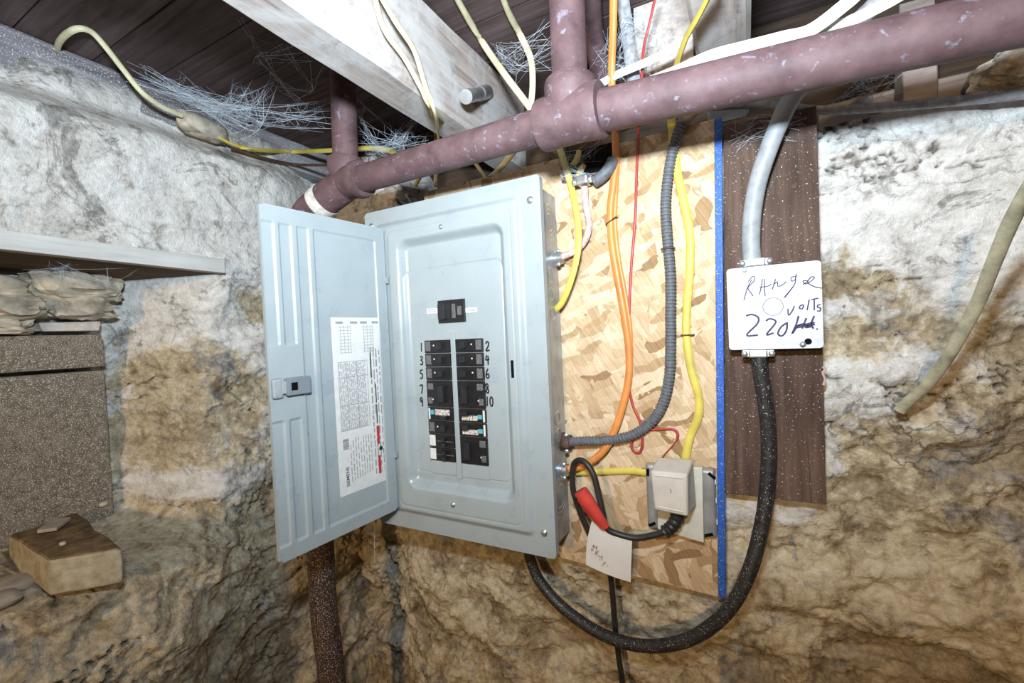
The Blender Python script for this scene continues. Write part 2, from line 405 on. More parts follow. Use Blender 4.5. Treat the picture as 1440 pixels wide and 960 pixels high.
# ================================================================== THE SETTING
# ---- back wall: parged rubble, modelled as relief; its crest turns back into a ledge
def axis(a, fine0, fine1, b, step, coarse):
    return np.concatenate([np.arange(a, fine0, coarse), np.arange(fine0, fine1, step), np.arange(fine1, b+coarse, coarse)])
def relief(p, q, s):
    """p,q wall coordinates in metres -> outward relief in metres, crack mask and which plaster coat shows"""
    wx = p+.03*fbm(p*5, q*5, s+90, 3); wq = q+.03*fbm(p*5, q*5, s+95, 3)
    h = .022*fbm(wx*3.2, wq*4.0, s, 4)
    f1_, f2_ = worley(wx*5.2, wq*7.5, s+20)                      # hidden rubble under the parging
    h = h+.018*(1-sst(0, .75, f1_))*(.5+.5*fbm(p*2, q*2, s+31, 2))
    n = fbm(wx*6+3, wq*10, s+40, 6, .58); k = n*6.5; st = np.floor(k)+sst(.80, .97, k-np.floor(k))
    h = h+.0060*st                                               # plaster layers that have flaked in steps
    n3 = fbm(wx*17+3, wq*24, s+44, 5, .6); k3 = n3*4; st3 = np.floor(k3)+sst(.78, .97, k3-np.floor(k3)); h = h+.0028*st3
    h = h+.007*fbm(wx*26, wq*34, s+60, 4, .65)
    n2 = np.abs(fbm(wx*4.5, wq*8, s+70, 6, .6)); crack = 1-sst(.0, .026, n2)
    m = sst(-.05, .25, fbm(p*3, q*3, s+80, 2))
    h = h-.013*crack*m
    return h, crack*m, np.clip(.5+.16*st+.05*st3, 0, 1)
xs = axis(-1.45, -1.2, .65, 2.4, .0043, .05); zs = axis(-1.45, -.92, .282, .30, .0043, .04)
zs = zs[zs <= .284]
X, Zg = np.meshgrid(xs, zs)
h, lay, coat = relief(X, Zg, 3)
quiet = sst(.08, .16, X)*sst(-.05, .10, Zg); h = h*(1-.5*quiet)
topz = .284+.02*fbm(X*3, X*0+.5, 12, 3)+.19*sst(-.62, -.80, X)
frac = (Zg+1.45)/(.284+1.45)
Zw = -1.45+frac*(topz+1.45)
lx = -X
Yw = .785+.105*sst(.55, .95, lx)-.02*sst(.2, .6, X)-.03*sst(-.5, -1.2, Zw)-h*(1.0+.6*sst(.5, .9, lx))
inb = sst(-.72, -.67, X)*(1-sst(.10, .15, X))*sst(-.50, -.44, Zw)
Yw = np.where(inb > 0, Yw*(1-inb)+np.maximum(Yw, .768)*inb, Yw)
V = np.stack([X, Yw, Zw], -1)
led = []
for k, dy in enumerate((.012, .03, .06, .10, .16, .24, .34)):
    r = V[-1].copy(); r[:, 1] += dy; r[:, 2] += .006*np.sign(k)-.0+.012*fbm(r[:, 0]*14, r[:, 1]*14, 33, 3); led.append(r)
V = np.concatenate([V, np.array(led)], 0); lay, coat = (np.concatenate([q_, np.full((len(led), q_.shape[1]), f_)], 0) for q_, f_ in ((lay, 0), (coat, .5)))
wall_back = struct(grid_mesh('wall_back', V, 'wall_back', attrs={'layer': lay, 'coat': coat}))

# ---- left wall with a splayed, blocked-up window niche
ys = axis(-1.6, .12, .98, 1.05, .0043, .04); zs = axis(-1.45, -.90, .475, .48, .0043, .04)
Yg, Zg = np.meshgrid(ys, zs)
h, lay, coat = relief(Yg+7, Zg, 55)
calm = sst(.17, .22, Zg)*(1-.25*sst(.55, .8, Yg))
h = h*(1-.82*calm); lay = lay*(1-.8*calm)
Xw = -1.005+h+.03*sst(-.35, -.60, Zg)+.02*sst(.22, .36, Zg)*(1-sst(.36, .47, Zg))
Xw = Xw-.10*sst(.66, .92, Yg)*sst(-.6, .2, Zg)-.07*sst(.40, .475, Zg)*(1-.5*sst(.5, .9, Yg))
jam = .405+.03*fbm(Zg*6, Zg*0, 77, 3)
ny = 1-sst(jam, jam+.135+.03*sst(-.1, .15, Zg), Yg)
ny = ny*sst(-.62, -.49, Yg)
nz = sst(-.378, -.322, Zg)*(1-sst(.172, .180, Zg))
Xw = Xw+.085*(1-sst(-.405, -.350, Zg))*(1-sst(.34, .62, Yg))
Xw = Xw-(.205+.085*0)*ny*nz
V = np.stack([Xw, Yg, Zg+.012*fbm(Yg*5, Yg*0, 9, 3)*sst(.2, .45, Zg)], -1)
led = []
for k, dx in enumerate((.01, .03, .06, .11, .2, .32)):
    r = V[-1].copy(); r[:, 0] -= dx; r[:, 2] += .008*fbm(r[:, 0]*20, r[:, 1]*14, 39, 3); led.append(r)
V = np.concatenate([V, np.array(led)], 0); lay, coat = (np.concatenate([q_, np.full((len(led), q_.shape[1]), f_)], 0) for q_, f_ in ((lay, 0), (coat, .5)))
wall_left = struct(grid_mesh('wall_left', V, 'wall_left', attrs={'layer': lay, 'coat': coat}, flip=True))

# blocks walling up the niche and the rubble over them: pieces of the left wall
def rough_hexa(mb, x0, x1, y0, y1, z0, z1, bev, jit, seed):
    r = random.Random(seed); j = lambda: r.uniform(-jit, jit)
    p = [(x0+j(), y0+j(), z0+j()), (x1+j(), y0+j(), z0+j()), (x1+j(), y1+j(), z0+j()), (x0+j(), y1+j(), z0+j()),
         (x0+j(), y0+j(), z1+j()), (x1+j(), y0+j(), z1+j()), (x1+j(), y1+j(), z1+j()), (x0+j(), y1+j(), z1+j())]
    return mb.hexa(p, bev)
BX = -1.155
def nb(u, v): return atx(u, v, BX)
zt, zm, zb = nb(75, 470)[2], nb(75, 522)[2], nb(75, 722)[2]-.06
yr1, yr2 = nb(147, 495)[1], nb(156, 620)[1]
build('block', rough_hexa(MB(), BX-.16, BX, -.04, yr1, zm+.004, zt, .004, .002, 1), 'cinder', wall_left)
build('block', rough_hexa(MB(), BX-.16, BX-.004, -.05, yr2, zb, zm-.003, .004, .002, 2), 'cinder', wall_left)
build('block', rough_hexa(MB(), BX-.16, BX, -.47, -.046, zm+.004, zt, .004, .002, 3), 'cinder', wall_left)
build('block', rough_hexa(MB(), BX-.16, BX-.004, -.48, -.056, zb, zm-.003, .004, .002, 4), 'cinder', wall_left)
a, b = nb(56, 470), nb(138, 452)
build('brick', rough_hexa(MB(), BX-.12, BX+.008, a[1], b[1], zt+.003, b[2]-.001, .003, .003, 5), 'pale_brick', wall_left)
def rock(c, s, seed, sub=3, amp=.22):
    bm = bmesh.new(); bmesh.ops.create_icosphere(bm, subdivisions=sub, radius=1)
    vs = []
    for v in bm.verts:
        n = v.co.normalized(); k = 1+amp*float(fbm(np.array([n.x*1.7+seed*3.1+n.z]), np.array([n.y*1.7+n.z*.8]), seed, 5, .65)[0])
        q = [math.copysign(abs(n[i])**.72, n[i])*s[i]*k+c[i] for i in range(3)]; vs.append(q)
    mb = MB().add(vs, [[v.index for v in f.verts] for f in bm.faces], True); bm.free(); return mb
for k, (u0, v0, u1, v1, dx) in enumerate([(-60, 392, 62, 416, .012), (52, 388, 160, 418, .02), (-50, 418, 70, 446, .03), (60, 420, 150, 446, .022), (-50, 447, 46, 468, .012), (-200, 392, -62, 440, .02)]):
    p = nb(u0, v1); q = nb(u1, v0); c = ((BX-.03+dx), (p[1]+q[1])/2, (p[2]+q[2])/2)
    build('stone', rock(c, (.05, abs(q[1]-p[1])/2*1.16, abs(q[2]-p[2])/2*1.3), 20+k, 4, .5), 'mortar_stone', wall_left)

# ---- floor, ceiling planks
floor = MB(); n = 40
xs_ = np.linspace(-1.5, 2.6, n); ys_ = np.linspace(-3.0, 1.2, n); XX, YY = np.meshgrid(xs_, ys_)
struct(grid_mesh('floor', np.stack([XX, YY, -1.45+.012*fbm(XX*3, YY*3, 5, 3)], -1), 'earth_floor'))
CEIL = .556
ceiling = struct(build('ceiling', MB().box(-1.5, 2.6, -3.0, 1.25, CEIL+.02, CEIL+.03), 'wood_sub'))
y = -3.0; k = 0
plank_mesh = {}
while y < 1.2:
    wd = random.choice((.088, .105, .12))
    build('plank', MB().box(-1.5, 2.6, y+.0012, y+wd-.0012, CEIL+random.uniform(-.0015, .0015), CEIL+.0195, .0015), 'wood_sub', ceiling); y += wd

# ================================================================== TIMBERS
def beam(name, label, mat, x0, x1, y0, y1, z0, z1, bev=.006, cat='beam', warp=.004, seed=0):
    """a timber with worn, slightly uneven faces"""
    L = [x1-x0, y1-y0, z1-z0]; ax = int(np.argmax(L)); n = 40; r = random.Random(seed)
    lo = [x0, y0, z0]; hi = [x1, y1, z1]; o1, o2 = [i for i in range(3) if i != ax]
    vs = []; prof = []
    for (a_, b_) in ((0, 0), (1, 0), (1, 1), (0, 1)):
        sa = 1 if a_ == 0 else -1; sb = 1 if b_ == 0 else -1
        c1_ = (lo[o1] if a_ == 0 else hi[o1], lo[o2] if b_ == 0 else hi[o2])
        pts_ = [(c1_[0]+sa*bev, c1_[1]), (c1_[0], c1_[1]+sb*bev)]
        prof += pts_ if (a_ != b_) else pts_[::-1]
    m = len(prof); ph = [r.uniform(0, 9) for _ in prof]
    for i in range(n+1):
        s = lo[ax]+(hi[ax]-lo[ax])*i/n
        for j, (p_, q_) in enumerate(prof):
            d = warp*float(fbm(np.array([s*9+ph[j]]), np.array([ph[j]*3.3]), seed+j//2, 3)[0])
            v = [0, 0, 0]; v[ax] = s; v[o1] = p_+d; v[o2] = q_+d*.6; vs.append(v)
    fs = [(i*m+j, i*m+(j+1) % m, (i+1)*m+(j+1) % m, (i+1)*m+j) for i in range(n) for j in range(m)]
    fs += [tuple(range(m-1, -1, -1)), tuple(n*m+j for j in range(m))]
    return tag(build(name, MB().add(vs, fs), mat), label, cat)
beam('floor_joist', 'pale weathered ceiling joist above the open grey panel door', 'wood_joist', -.514, -.446, -2.9, .96, .388, CEIL-.002, seed=1)
beam('floor_joist', 'short dusty joist end above the pipe, behind the white cables', 'wood_joist', -.050, .021, -2.9, .96, .388, CEIL-.002, seed=2)
beam('floor_joist', 'ceiling joist at the far right, beyond the beige hanging cable', 'wood_joist', .42, .49, -2.9, .96, .388, CEIL-.002, seed=3)
beam('sill_beam', 'dusty grey sill beam on top of the whitewashed left wall', 'wood_sill', -1.20, -1.075, -1.6, 1.1, .478, CEIL-.002, seed=4)
beam('sill_beam', 'dark sill beam over the back wall, behind the brown pipe', 'wood_dark', -1.07, 2.4, .965, 1.10, .30, CEIL-.002, seed=5)
beam('header_board', 'grey board lying along the back wall top at right', 'wood_old', .12, 1.6, .90, .955, .31, .352, .003, 'board', seed=6)
beam('blocking', 'short wooden block nailed beside the joist, right of the red wire', 'wood_joist', -.155, -.0605, .80, .85, .43, CEIL-.002, .003, 'block', seed=8)
beam('brace_board', 'short upright grey board behind the right part of the pipe', 'wood_old', .215, .255, .85, .89, .27, .45, .002, 'board', seed=9)
lump = build('mortar_lump', rock((.405, .840, .314), (.120, .05, .034), 71, 4, .3), 'wall_back')
tag(lump, 'pale rounded mortar lump on the wall top at far right', 'rock')

# lintel over the niche: white face, brown soffit
la, lb = atx(0, 320, -.985), atx(305, 376, -.985)
lint = thing('window_lintel', (-1.08, .2, .155), 'wooden lintel with white painted face over the blocked niche', 'lintel')
build('face_board', MB().hexa([(-1.0, -.6, .172), (-.978, -.6, .172), (-.978, .553, .156), (-1.0, .553, .156), (-1.0, -.6, .200), (-.978, -.6, .200), (-.978, .553, .186), (-1.0, .553, .186)], .002), 'lintel_white', lint)
build('soffit_plank', MB().hexa([(-1.24, -.6, .158), (-1.001, -.6, .172), (-1.001, .552, .157), (-1.24, .552, .146), (-1.24, -.6, .196), (-1.001, -.6, .198), (-1.001, .552, .184), (-1.24, .552, .18)], .002), 'lintel_brown', lint)

# loose stone with a chip of slate on the sill
zs0 = -.365
b0 = atz(61, 840, zs0)
def top(u, v, base):                      # the point above a base corner that shows at this pixel
    d = ray(u, v); s = math.hypot(base[0], base[1])/math.hypot(d[0], d[1]); return d*s
hgt = top(66, 786, b0)[2]-zs0
t0, t1, t2, t3 = (atz(u, v, zs0+hgt) for u, v in ((66, 786), (173, 770), (108, 719), (14, 752)))
cm = (t0+t1+t2+t3)/4
b0, b1, b2, b3 = (np.array([p[0]+(p[0]-cm[0])*k_, p[1]+(p[1]-cm[1])*k_, zs0]) for p, k_ in ((t0, .03), (t1, -.03), (t2, 0), (t3, .06)))
st = MB().hexa([b0, b1, b2, b3, t0, t1, t2, t3], .007, 3)
bm = bmesh.new(); vsx = [bm.verts.new(p) for p in st.v]; [bm.faces.new([vsx[i] for i in f]) for f in st.f]
bmesh.ops.triangulate(bm, faces=bm.faces); bmesh.ops.subdivide_edges(bm, edges=bm.edges, cuts=3, use_grid_fill=True)
bm.verts.index_update()
pv = []
for v in bm.verts:
    q = np.array(v.co); d = .0065*float(fbm(np.array([q[0]*40+q[2]*23]), np.array([q[1]*40-q[2]*17]), 4, 3)[0]); c = (b0+b2)/2; c = np.array([c[0], c[1], zs0+hgt/2])
    e = q-c; pv.append(q+e/np.linalg.norm(e)*d)
stone = MB().add(pv, [[v.index for v in f.verts] for f in bm.faces], True); bm.free()
tag(build('loose_stone', stone, 'stone_chunk'), 'big loose squared stone lying on the niche sill', 'stone')
zt_ = zs0+hgt+.004
chip = [atz(u, v, zt_) for u, v in ((52, 750), (80, 746), (100, 731), (74, 733))]
cv = [tuple(p) for p in chip]+[(p[0], p[1], p[2]+.006) for p in chip]
tag(build('slate_chip', MB().hexa([cv[i] for i in range(8)], .001), 'slate'), 'flat diamond slate chip lying on the loose stone', 'chip')
p = atz(88, 764, zt_+.003); tag(build('pebble', rock(p, (.0045, .004, .003), 5, 2), 'pebble'), 'tiny pale pebble on top of the loose stone', 'pebble')
p = atx(144, 708, BX-.004); tag(build('pebble', rock((p[0]+.005, p[1], p[2]), (.006, .007, .005), 6, 2), 'pebble'), 'small pale crumb stuck low on the cinder block', 'pebble')
for k, (u, v, s, lb_) in enumerate([(20, 822, .03, 'flat dark stone piece left of the loose stone'), (2, 842, .024, 'small flat stone piece at the left sill edge')]):
    p = atz(u, v, -.360); tag(build('flat_stone', rock(p, (s, s*.8, .009), 8+k, 3), 'slate'), lb_, 'stone')

# ================================================================== BOARDS ON THE BACK WALL
osb = thing('osb_board', (-.30, .741, -.43), 'mounting board of pressed wood strands behind the grey breaker panel', 'board')
tl, tr, br, bl = (-.580, .735, .300), (-.0300, .735, .3045), (-.0495, .735, -.4235), (-.580, .735, -.405)
def slab(p4, y0, y1, bev=.001):
    return MB().hexa([(p4[3][0], y0, p4[3][2]), (p4[2][0], y0, p4[2][2]), (p4[2][0], y1, p4[2][2]), (p4[3][0], y1, p4[3][2]),
                      (p4[0][0], y0, p4[0][2]), (p4[1][0], y0, p4[1][2]), (p4[1][0], y1, p4[1][2]), (p4[0][0], y1, p4[0][2])], bev)
build('board', slab((tl, tr, br, bl), .735, .747), 'osb', osb)
e = .0102
o = build('painted_edge', slab(((tr[0]+.0002, 0, tr[2]), (tr[0]+e, 0, tr[2]), (br[0]+e, 0, br[2]), (br[0]+.0002, 0, br[2])), .7345, .747, .0006), 'blue_paint', osb)
o['label'] = 'blue painted edge'
g = .0115
pb = thing('wooden_board', (.03, .745, -.26), 'dark brown wooden board right of the blue edge, carrying the range box', 'board')
build('plank', slab(((tr[0]+g, 0, .292), (.0965, 0, .290), (.0930, 0, -.2605), (br[0]+g+.004, 0, -.2605)), .737, .759, .0015), 'wood_brown', pb)
p = at(1117, 262, .736); build('nail', MB().lathe((p[0], .738, p[2]), (0, -1, 0), [(0, .0035), (.0025, .0035), (.003, .002)], 12), 'brown_steel', pb)

# ================================================================== BREAKER PANEL
PY = .64
panel = thing('breaker_panel', (-.47, .69, -.369), 'grey electrical breaker panel with its door swung open', 'breaker panel')
CX0, CX1, CZ0, CZ1 = -.661, -.280, -.369, .2495
def rr(X, Zz, x0, x1, z0, z1, r):
    cx, cz = (x0+x1)/2, (z0+z1)/2; dx = np.abs(X-cx)-((x1-x0)/2-r); dz = np.abs(Zz-cz)-((z1-z0)/2-r)
    return np.hypot(np.maximum(dx, 0), np.maximum(dz, 0))+np.minimum(np.maximum(dx, dz), 0)-r
gx = np.linspace(CX0, CX1, 250); gz = np.linspace(CZ0, CZ1, 400); GX, GZ = np.meshgrid(gx, gz)
dep = np.full(GX.shape, .007)
s0 = rr(GX, GZ, -.632, -.316, -.338, .222, .012); dep -= .0065*(1-sst(-.010, .002, s0))
s1 = rr(GX, GZ, -.601, -.334, -.322, .205, .014); dep += .0014*(1-sst(.0, .0016, np.abs(s1)))
s2 = rr(GX, GZ, -.580, -.345, -.288, .186, .024); dep += .0165*(1-sst(-.017, .0, s2))
s3 = rr(GX, GZ, -.5715, -.3610, -.2570, .1275, .014)
dep += .0012*(1-sst(.0, .0014, np.abs(s3)))
dep += .0018*np.sin((GX+.47)*9)*np.sin((GZ+.07)*6)*(s3 < 0)*.6
Vp = np.stack([GX, PY+dep, GZ], -1)
se = rr(GX, GZ, CX0, CX1, CZ0, CZ1, .007)
fc = lambda A: (A[:-1, :-1]+A[1:, 1:])/2
inpl = fc(s3) < 0; outer = (fc(se) < 0)
cover = grid_mesh('cover', Vp, 'panel_paint', panel, keep=(~inpl) & outer)
plate = grid_mesh('dead_front', Vp, 'panel_paint', panel, keep=inpl)
rim = MB()                                      # the folded edge of the cover
ro_ = []
for k in range(4):
    cx = (CX1-.007) if k in (0, 3) else (CX0+.007); cz = (CZ1-.007) if k in (0, 1) else (CZ0+.007)
    for j in range(5):
        th = math.pi/2*k+math.pi/2*j/4; ro_.append((cx+.007*math.cos(th), cz+.007*math.sin(th)))
nn = len(ro_); vs = [(x, PY+.0068, z) for x, z in ro_]+[(x, PY+.019, z) for x, z in ro_]
rim.add(vs, [(k, (k+1) % nn, nn+(k+1) % nn, nn+k) for k in range(nn)])
build('cover_edge', rim, 'panel_paint', panel)
BXR, BXL, BZ0, BZ1 = -.2885, -.652, -.360, .236
box = MB().box(BXL, BXR, PY+.0195, .7345, BZ0, BZ1, .003)
build('enclosure', box, 'galvanized', panel)
kn = [(.710, .185, (.030, .022, .0145)), (.700, .095, (.012,)), (.700, .062, (.010,)), (.703, .030, (.0105,)), (.700, -.150, (.011,)), (.703, -.180, (.011,)), (.693, -.285, (.034, .026, .018))]
for yy, zz, rs in kn:
    mb = MB()
    yy = (PY+.0195+.7345)/2+(yy-.70)*.4
    for r_ in rs: mb.ring((BXR+.0002, yy, zz), (1, 0, 0), min(r_, .036), .0017)
    build('knockout', mb, 'zinc', panel)
def screw(x, z, y, r=.0055, parent=panel, mat='zinc', axis_=(0, -1, 0), name='screw'):
    s = build(name, MB().lathe((x, y, z), axis_, [(0, r), (.0015, r), (.0035, r*.6), (.0038, r*.2)], 18), mat, parent)
    return s
for x, z in ((-.2975, .211), (-.2995, -.3285), (-.6435, .222), (-.6455, -.343)): screw(x, z, PY+.0068, .0058)
screw(-.471, .1935, PY+.001, .0045); screw(-.475, -.305, PY+.001, .005)
build('latch_slot', MB().box(-.3432, -.3382, PY+.0000, PY+.0020, -.0745, -.0455), 'black_hole', panel)

FY = PY+.0172                                  # face of the dead front
H = .0251; LX0, LX1, RX0, RX1 = -.5315, -.4745, -.4615, -.4045; ZT = -.0065
def part_box(name, x0, x1, y0, y1, z0, z1, mat, parent, bev=.0005): return build(name, MB().box(x0, x1, y0, y1, z0, z1, bev), mat, parent)
def breaker(side, row, kind, nrow=1):
    x0, x1 = (LX0, LX1) if side == 'L' else (RX0, RX1)
    z1 = ZT-H*row-.0008; z0 = ZT-H*(row+nrow)+.0008
    m = (lambda f: x0+(x1-x0)*f) if side == 'L' else (lambda f: x1-(x1-x0)*f)      # f: from the outer end inwards
    def seg(name, f0, f1, h0, h1, yd, mat, par, dy=0.002):
        a_, b_ = sorted((m(f0), m(f1))); zz0 = z0+(z1-z0)*h0; zz1 = z0+(z1-z0)*h1
        return part_box(name, a_, b_, FY-yd-dy, FY-yd+.001, zz0, zz1, mat, par)
    b_ = part_box('breaker', x0, x1, FY-.0045, FY+.004, z0, z1, 'breaker_black', panel, .0008)
    yb = .0045
    if kind == 'single':
        seg('rim', .30, .97, .12, .90, yb, 'breaker_black', b_, .0012)
        seg('toggle', .58, .76, .28, .74, yb, 'toggle_black', b_, .0085)
        seg('rating_label', .04, .24, .15, .9, yb, 'breaker_gray', b_, .0004)
        seg('indicator', .36, .41, .52, .64, yb+.0012, 'label_white', b_, .0004)
    elif kind == 'double':
        seg('rim', .30, .97, .08, .93, yb, 'breaker_black', b_, .0012)
        seg('toggle', .56, .76, .20, .82, yb, 'toggle_black', b_, .0090)
        seg('rating_label', .05, .27, .66, .9, yb, 'breaker_gray', b_, .0004)
        seg('rating_label', .05, .22, .12, .36, yb, 'breaker_gray', b_, .0004)
        seg('indicator', .22, .26, .26, .32, yb, 'label_white', b_, .0004)
    elif kind == 'afci':
        seg('white_sticker', .03, .10, .08, .95, yb, 'label_white', b_, .0005)
        seg('test_button', .12, .27, .30 if side == 'R' else .48, .62 if side == 'R' else .82, yb, 'teal', b_, .0030)
        seg('printed_label', .30, .88, .14 if side == 'R' else .42, .52 if side == 'R' else .88, yb, 'label_mixed', b_, .0006)
        seg('toggle', .60, .80, .50 if side == 'R' else .10, .86 if side == 'R' else .42, yb, 'toggle_black', b_, .0080)
    elif kind == 'tandem':
        seg('white_sticker', .02, .26, .08, .95, yb, 'label_white', b_, .0005)
        for q in (.14, .58): seg('toggle', .58, .72, q, q+.28, yb, 'toggle_black', b_, .0080)
        seg('rim', .30, .97, .46, .52, yb, 'breaker_gray', b_, .0004)
for r_ in range(3): breaker('L', r_, 'single'); breaker('R', r_, 'single')
breaker('L', 3, 'double', 2); breaker('R', 3, 'double', 2)
breaker('L', 5, 'afci'); breaker('L', 6, 'single'); breaker('L', 7, 'tandem'); breaker('L', 8, 'tandem')
breaker('R', 5, 'afci'); breaker('R', 6, 'afci'); breaker('R', 7, 'double', 2)
for x0, x1 in ((LX0, LX1), (RX0, RX1)):
    part_box('filler_plate', x0, x1, FY-.0022, FY+.002, ZT-H*10, ZT-H*9-.0006, 'panel_paint', panel, .0008)
part_box('divider', -.4735, -.4625, FY-.0030, FY+.002, -.262, .004, 'panel_paint', panel, .0015)
mbk = part_box('main_breaker', -.4965, -.4385, FY-.0045, FY+.004, .0235, .0645, 'breaker_black', panel, .0008)
part_box('toggle', -.489, -.474, FY-.016, FY-.004, .030, .057, 'toggle_black', mbk, .0012)
part_box('rim', -.4935, -.4700, FY-.0062, FY-.004, .0265, .0615, 'breaker_black', mbk)
part_box('rating_label', -.4655, -.4575, FY-.0050, FY-.004, .031, .057, 'breaker_gray', mbk)
part_box('rating_label', -.4535, -.4445, FY-.0050, FY-.004, .036, .052, 'breaker_gray', mbk)
for x0, x1, z0, z1 in ((-.5255, -.5005, .0425, .0520), (-.4395+.001, -.4145, .0392, .0474)):
    l_ = part_box('paper_label', x0, x1, FY-.0006, FY+.001, z0, z1, 'label_white', panel, .0002)
    mb = MB()
    for q in (.28, .62): mb.box(x0+.003, x1-.003, FY-.0009, FY-.0005, z0+(z1-z0)*q, z0+(z1-z0)*(q+.14))
    build('print', mb, 'print_gray', l_)
# handwritten circuit numbers in marker
DG = {'1': [[(.55, 1), (.45, 0)]], '2': [[(.1, .78), (.4, 1), (.8, .85), (.62, .5), (.1, .08), (.95, .12)]],
      '3': [[(.2, .92), (.7, .95), (.78, .75), (.4, .55), (.85, .38), (.7, .08), (.15, .1)]],
      '4': [[(.35, 1), (.12, .52), (.95, .58)], [(.68, .95), (.6, 0)]],
      '5': [[(.95, .98), (.3, .92), (.25, .6), (.7, .55), (.82, .28), (.5, .02), (.1, .1)]],
      '6': [[(.65, 1), (.25, .6), (.15, .22), (.5, .02), (.85, .2), (.7, .45), (.25, .36)]],
      '7': [[(.05, .86), (.85, .95), (.5, 0)]], '8': [[(.7, .85), (.4, 1), (.2, .78), (.75, .3), (.5, .02), (.2, .25), (.75, .8)]],
      '9': [[(.8, .75), (.5, 1), (.2, .76), (.45, .52), (.8, .74), (.75, 0)]],
      '0': [[(.5, 1), (.15, .7), (.15, .25), (.5, 0), (.85, .3), (.85, .75), (.5, 1)]]}
def strokes(mb, lines, fx, r=.0011, k=5):
    for ln in lines:
        mb.sweep(smooth([fx(*p) for p in ln], k) if len(ln) > 2 else [fx(*p) for p in ln], r, .0003, (0, -1, 0), 6)
for i in range(10):
    num = str(i+1); u = 593 if i % 2 == 0 else 686; v = [488, 507, 526, 547, 565][i//2]+(0 if i % 2 == 0 else -1)
    c = at(u, v, FY); mb = MB()
    for k, ch in enumerate(num):
        wd = .0085 if len(num) == 1 else .0075; ox = c[0]-.0045+k*.0085
        strokes(mb, DG[ch], lambda p_, q_: (ox+p_*wd, FY-.0006, c[2]-.0085+q_*.017), .0014)
    build('marker_number', mb, 'marker_black', panel)

# the door, swung out towards the left wall
hx, hy = -.6035, PY-.004; ex, ey = -.6255, .4065
dv = np.array([ex-hx, ey-hy]); DW = float(np.linalg.norm(dv)); dv /= DW; dn = np.array([-dv[1], dv[0]])   # dn: towards the room
if dn[0] < 0: dn = -dn
DZ0, DZ1 = -.3290, .2085
door = MB()
def D(s, z, o=0.0): return (hx+dv[0]*s+dn[0]*o, hy+dv[1]*s+dn[1]*o, z)
def dbox(mb, s0, s1, z0, z1, o0, o1, bev=0.0):
    return mb.hexa([D(s0, z0, o0), D(s1, z0, o0), D(s1, z0, o1), D(s0, z0, o1), D(s0, z1, o0), D(s1, z1, o0), D(s1, z1, o1), D(s0, z1, o1)], bev, 2)
gs = np.linspace(.002, DW, 190); gz = np.linspace(DZ0, DZ1, 330); GS, GZ = np.meshgrid(gs, gz)
off = np.full(GS.shape, .003)
def dpix(u, v):                                # pixel -> (s, z) on the door's inner face
    d = ray(u, v); k = (dn[0]*hx+dn[1]*hy)/(dn[0]*d[0]+dn[1]*d[1]); p = d*k; return float((p[0]-hx)*dv[0]+(p[1]-hy)*dv[1]), float(p[2])
pads = []
for (ua, ub, va, vb) in ((449, 536, 0, 0), (426, 444, 0, 0), (401, 420, 0, 1), (401, 420, 2, 0), (375, 396, 0, 1), (375, 396, 2, 0)):
    sa = dpix(ub, 520)[0]; sb = dpix(ua, 520)[0]
    za = DZ1-.024 if va != 2 else dpix(400, 590)[1]; zb = DZ0+.022 if vb != 1 else dpix(400, 486)[1]
    pads.append((sa, sb, zb, za))
for (sa, sb, zb, za) in pads:
    d_ = rr(GS, GZ, sa, sb, zb, za, .004); off -= .0026*(1-sst(-.0035, .0, d_))
se = rr(GS, GZ, .002, DW, DZ0, DZ1, .008)
Vd = np.stack([hx+dv[0]*GS+dn[0]*off, hy+dv[1]*GS+dn[1]*off, GZ], -1)
door_o = grid_mesh('door', Vd, 'panel_paint', panel, keep=fc(se) < 0)
mb = dbox(MB(), .004, DW-.001, DZ0+.001, DZ1-.001, -.009, -.0016, .001); build('door_back', mb, 'panel_paint', door_o)
# latch
s_a, z_a = dpix(398, 545); s_b = dpix(431, 540)[0]; zc_ = dpix(412, 542)[1]
build('latch_body', dbox(MB(), s_b, s_a, zc_-.0135, zc_+.0135, .003, .013, .0015), 'latch_gray', door_o)
build('latch_slot', dbox(MB(), (s_a+s_b)/2+.003, s_a-.006, zc_-.006, zc_+.006, .0128, .0133), 'black_hole', door_o)
build('latch_tab', dbox(MB(), s_a+.004, min(DW+.002, dpix(379, 545)[0]), zc_-.016, zc_+.014, .003, .0085, .004), 'latch_light', door_o)
build('latch_link', dbox(MB(), s_a-.001, s_a+.006, zc_-.010, zc_+.009, .003, .0095, .001), 'latch_light', door_o)
for zz in (dpix(545, 395)[1], dpix(551, 640)[1]):
    build('hinge', MB().cyl((hx-.002, PY-.006, zz-.022), (hx-.002, PY-.006, zz+.022), .0035, n=12), 'panel_paint', panel)
    build('hinge_clip', MB().box(hx-.007, hx+.006, PY-.0095, PY-.002, zz-.006, zz+.006, .001), 'latch_light', panel)
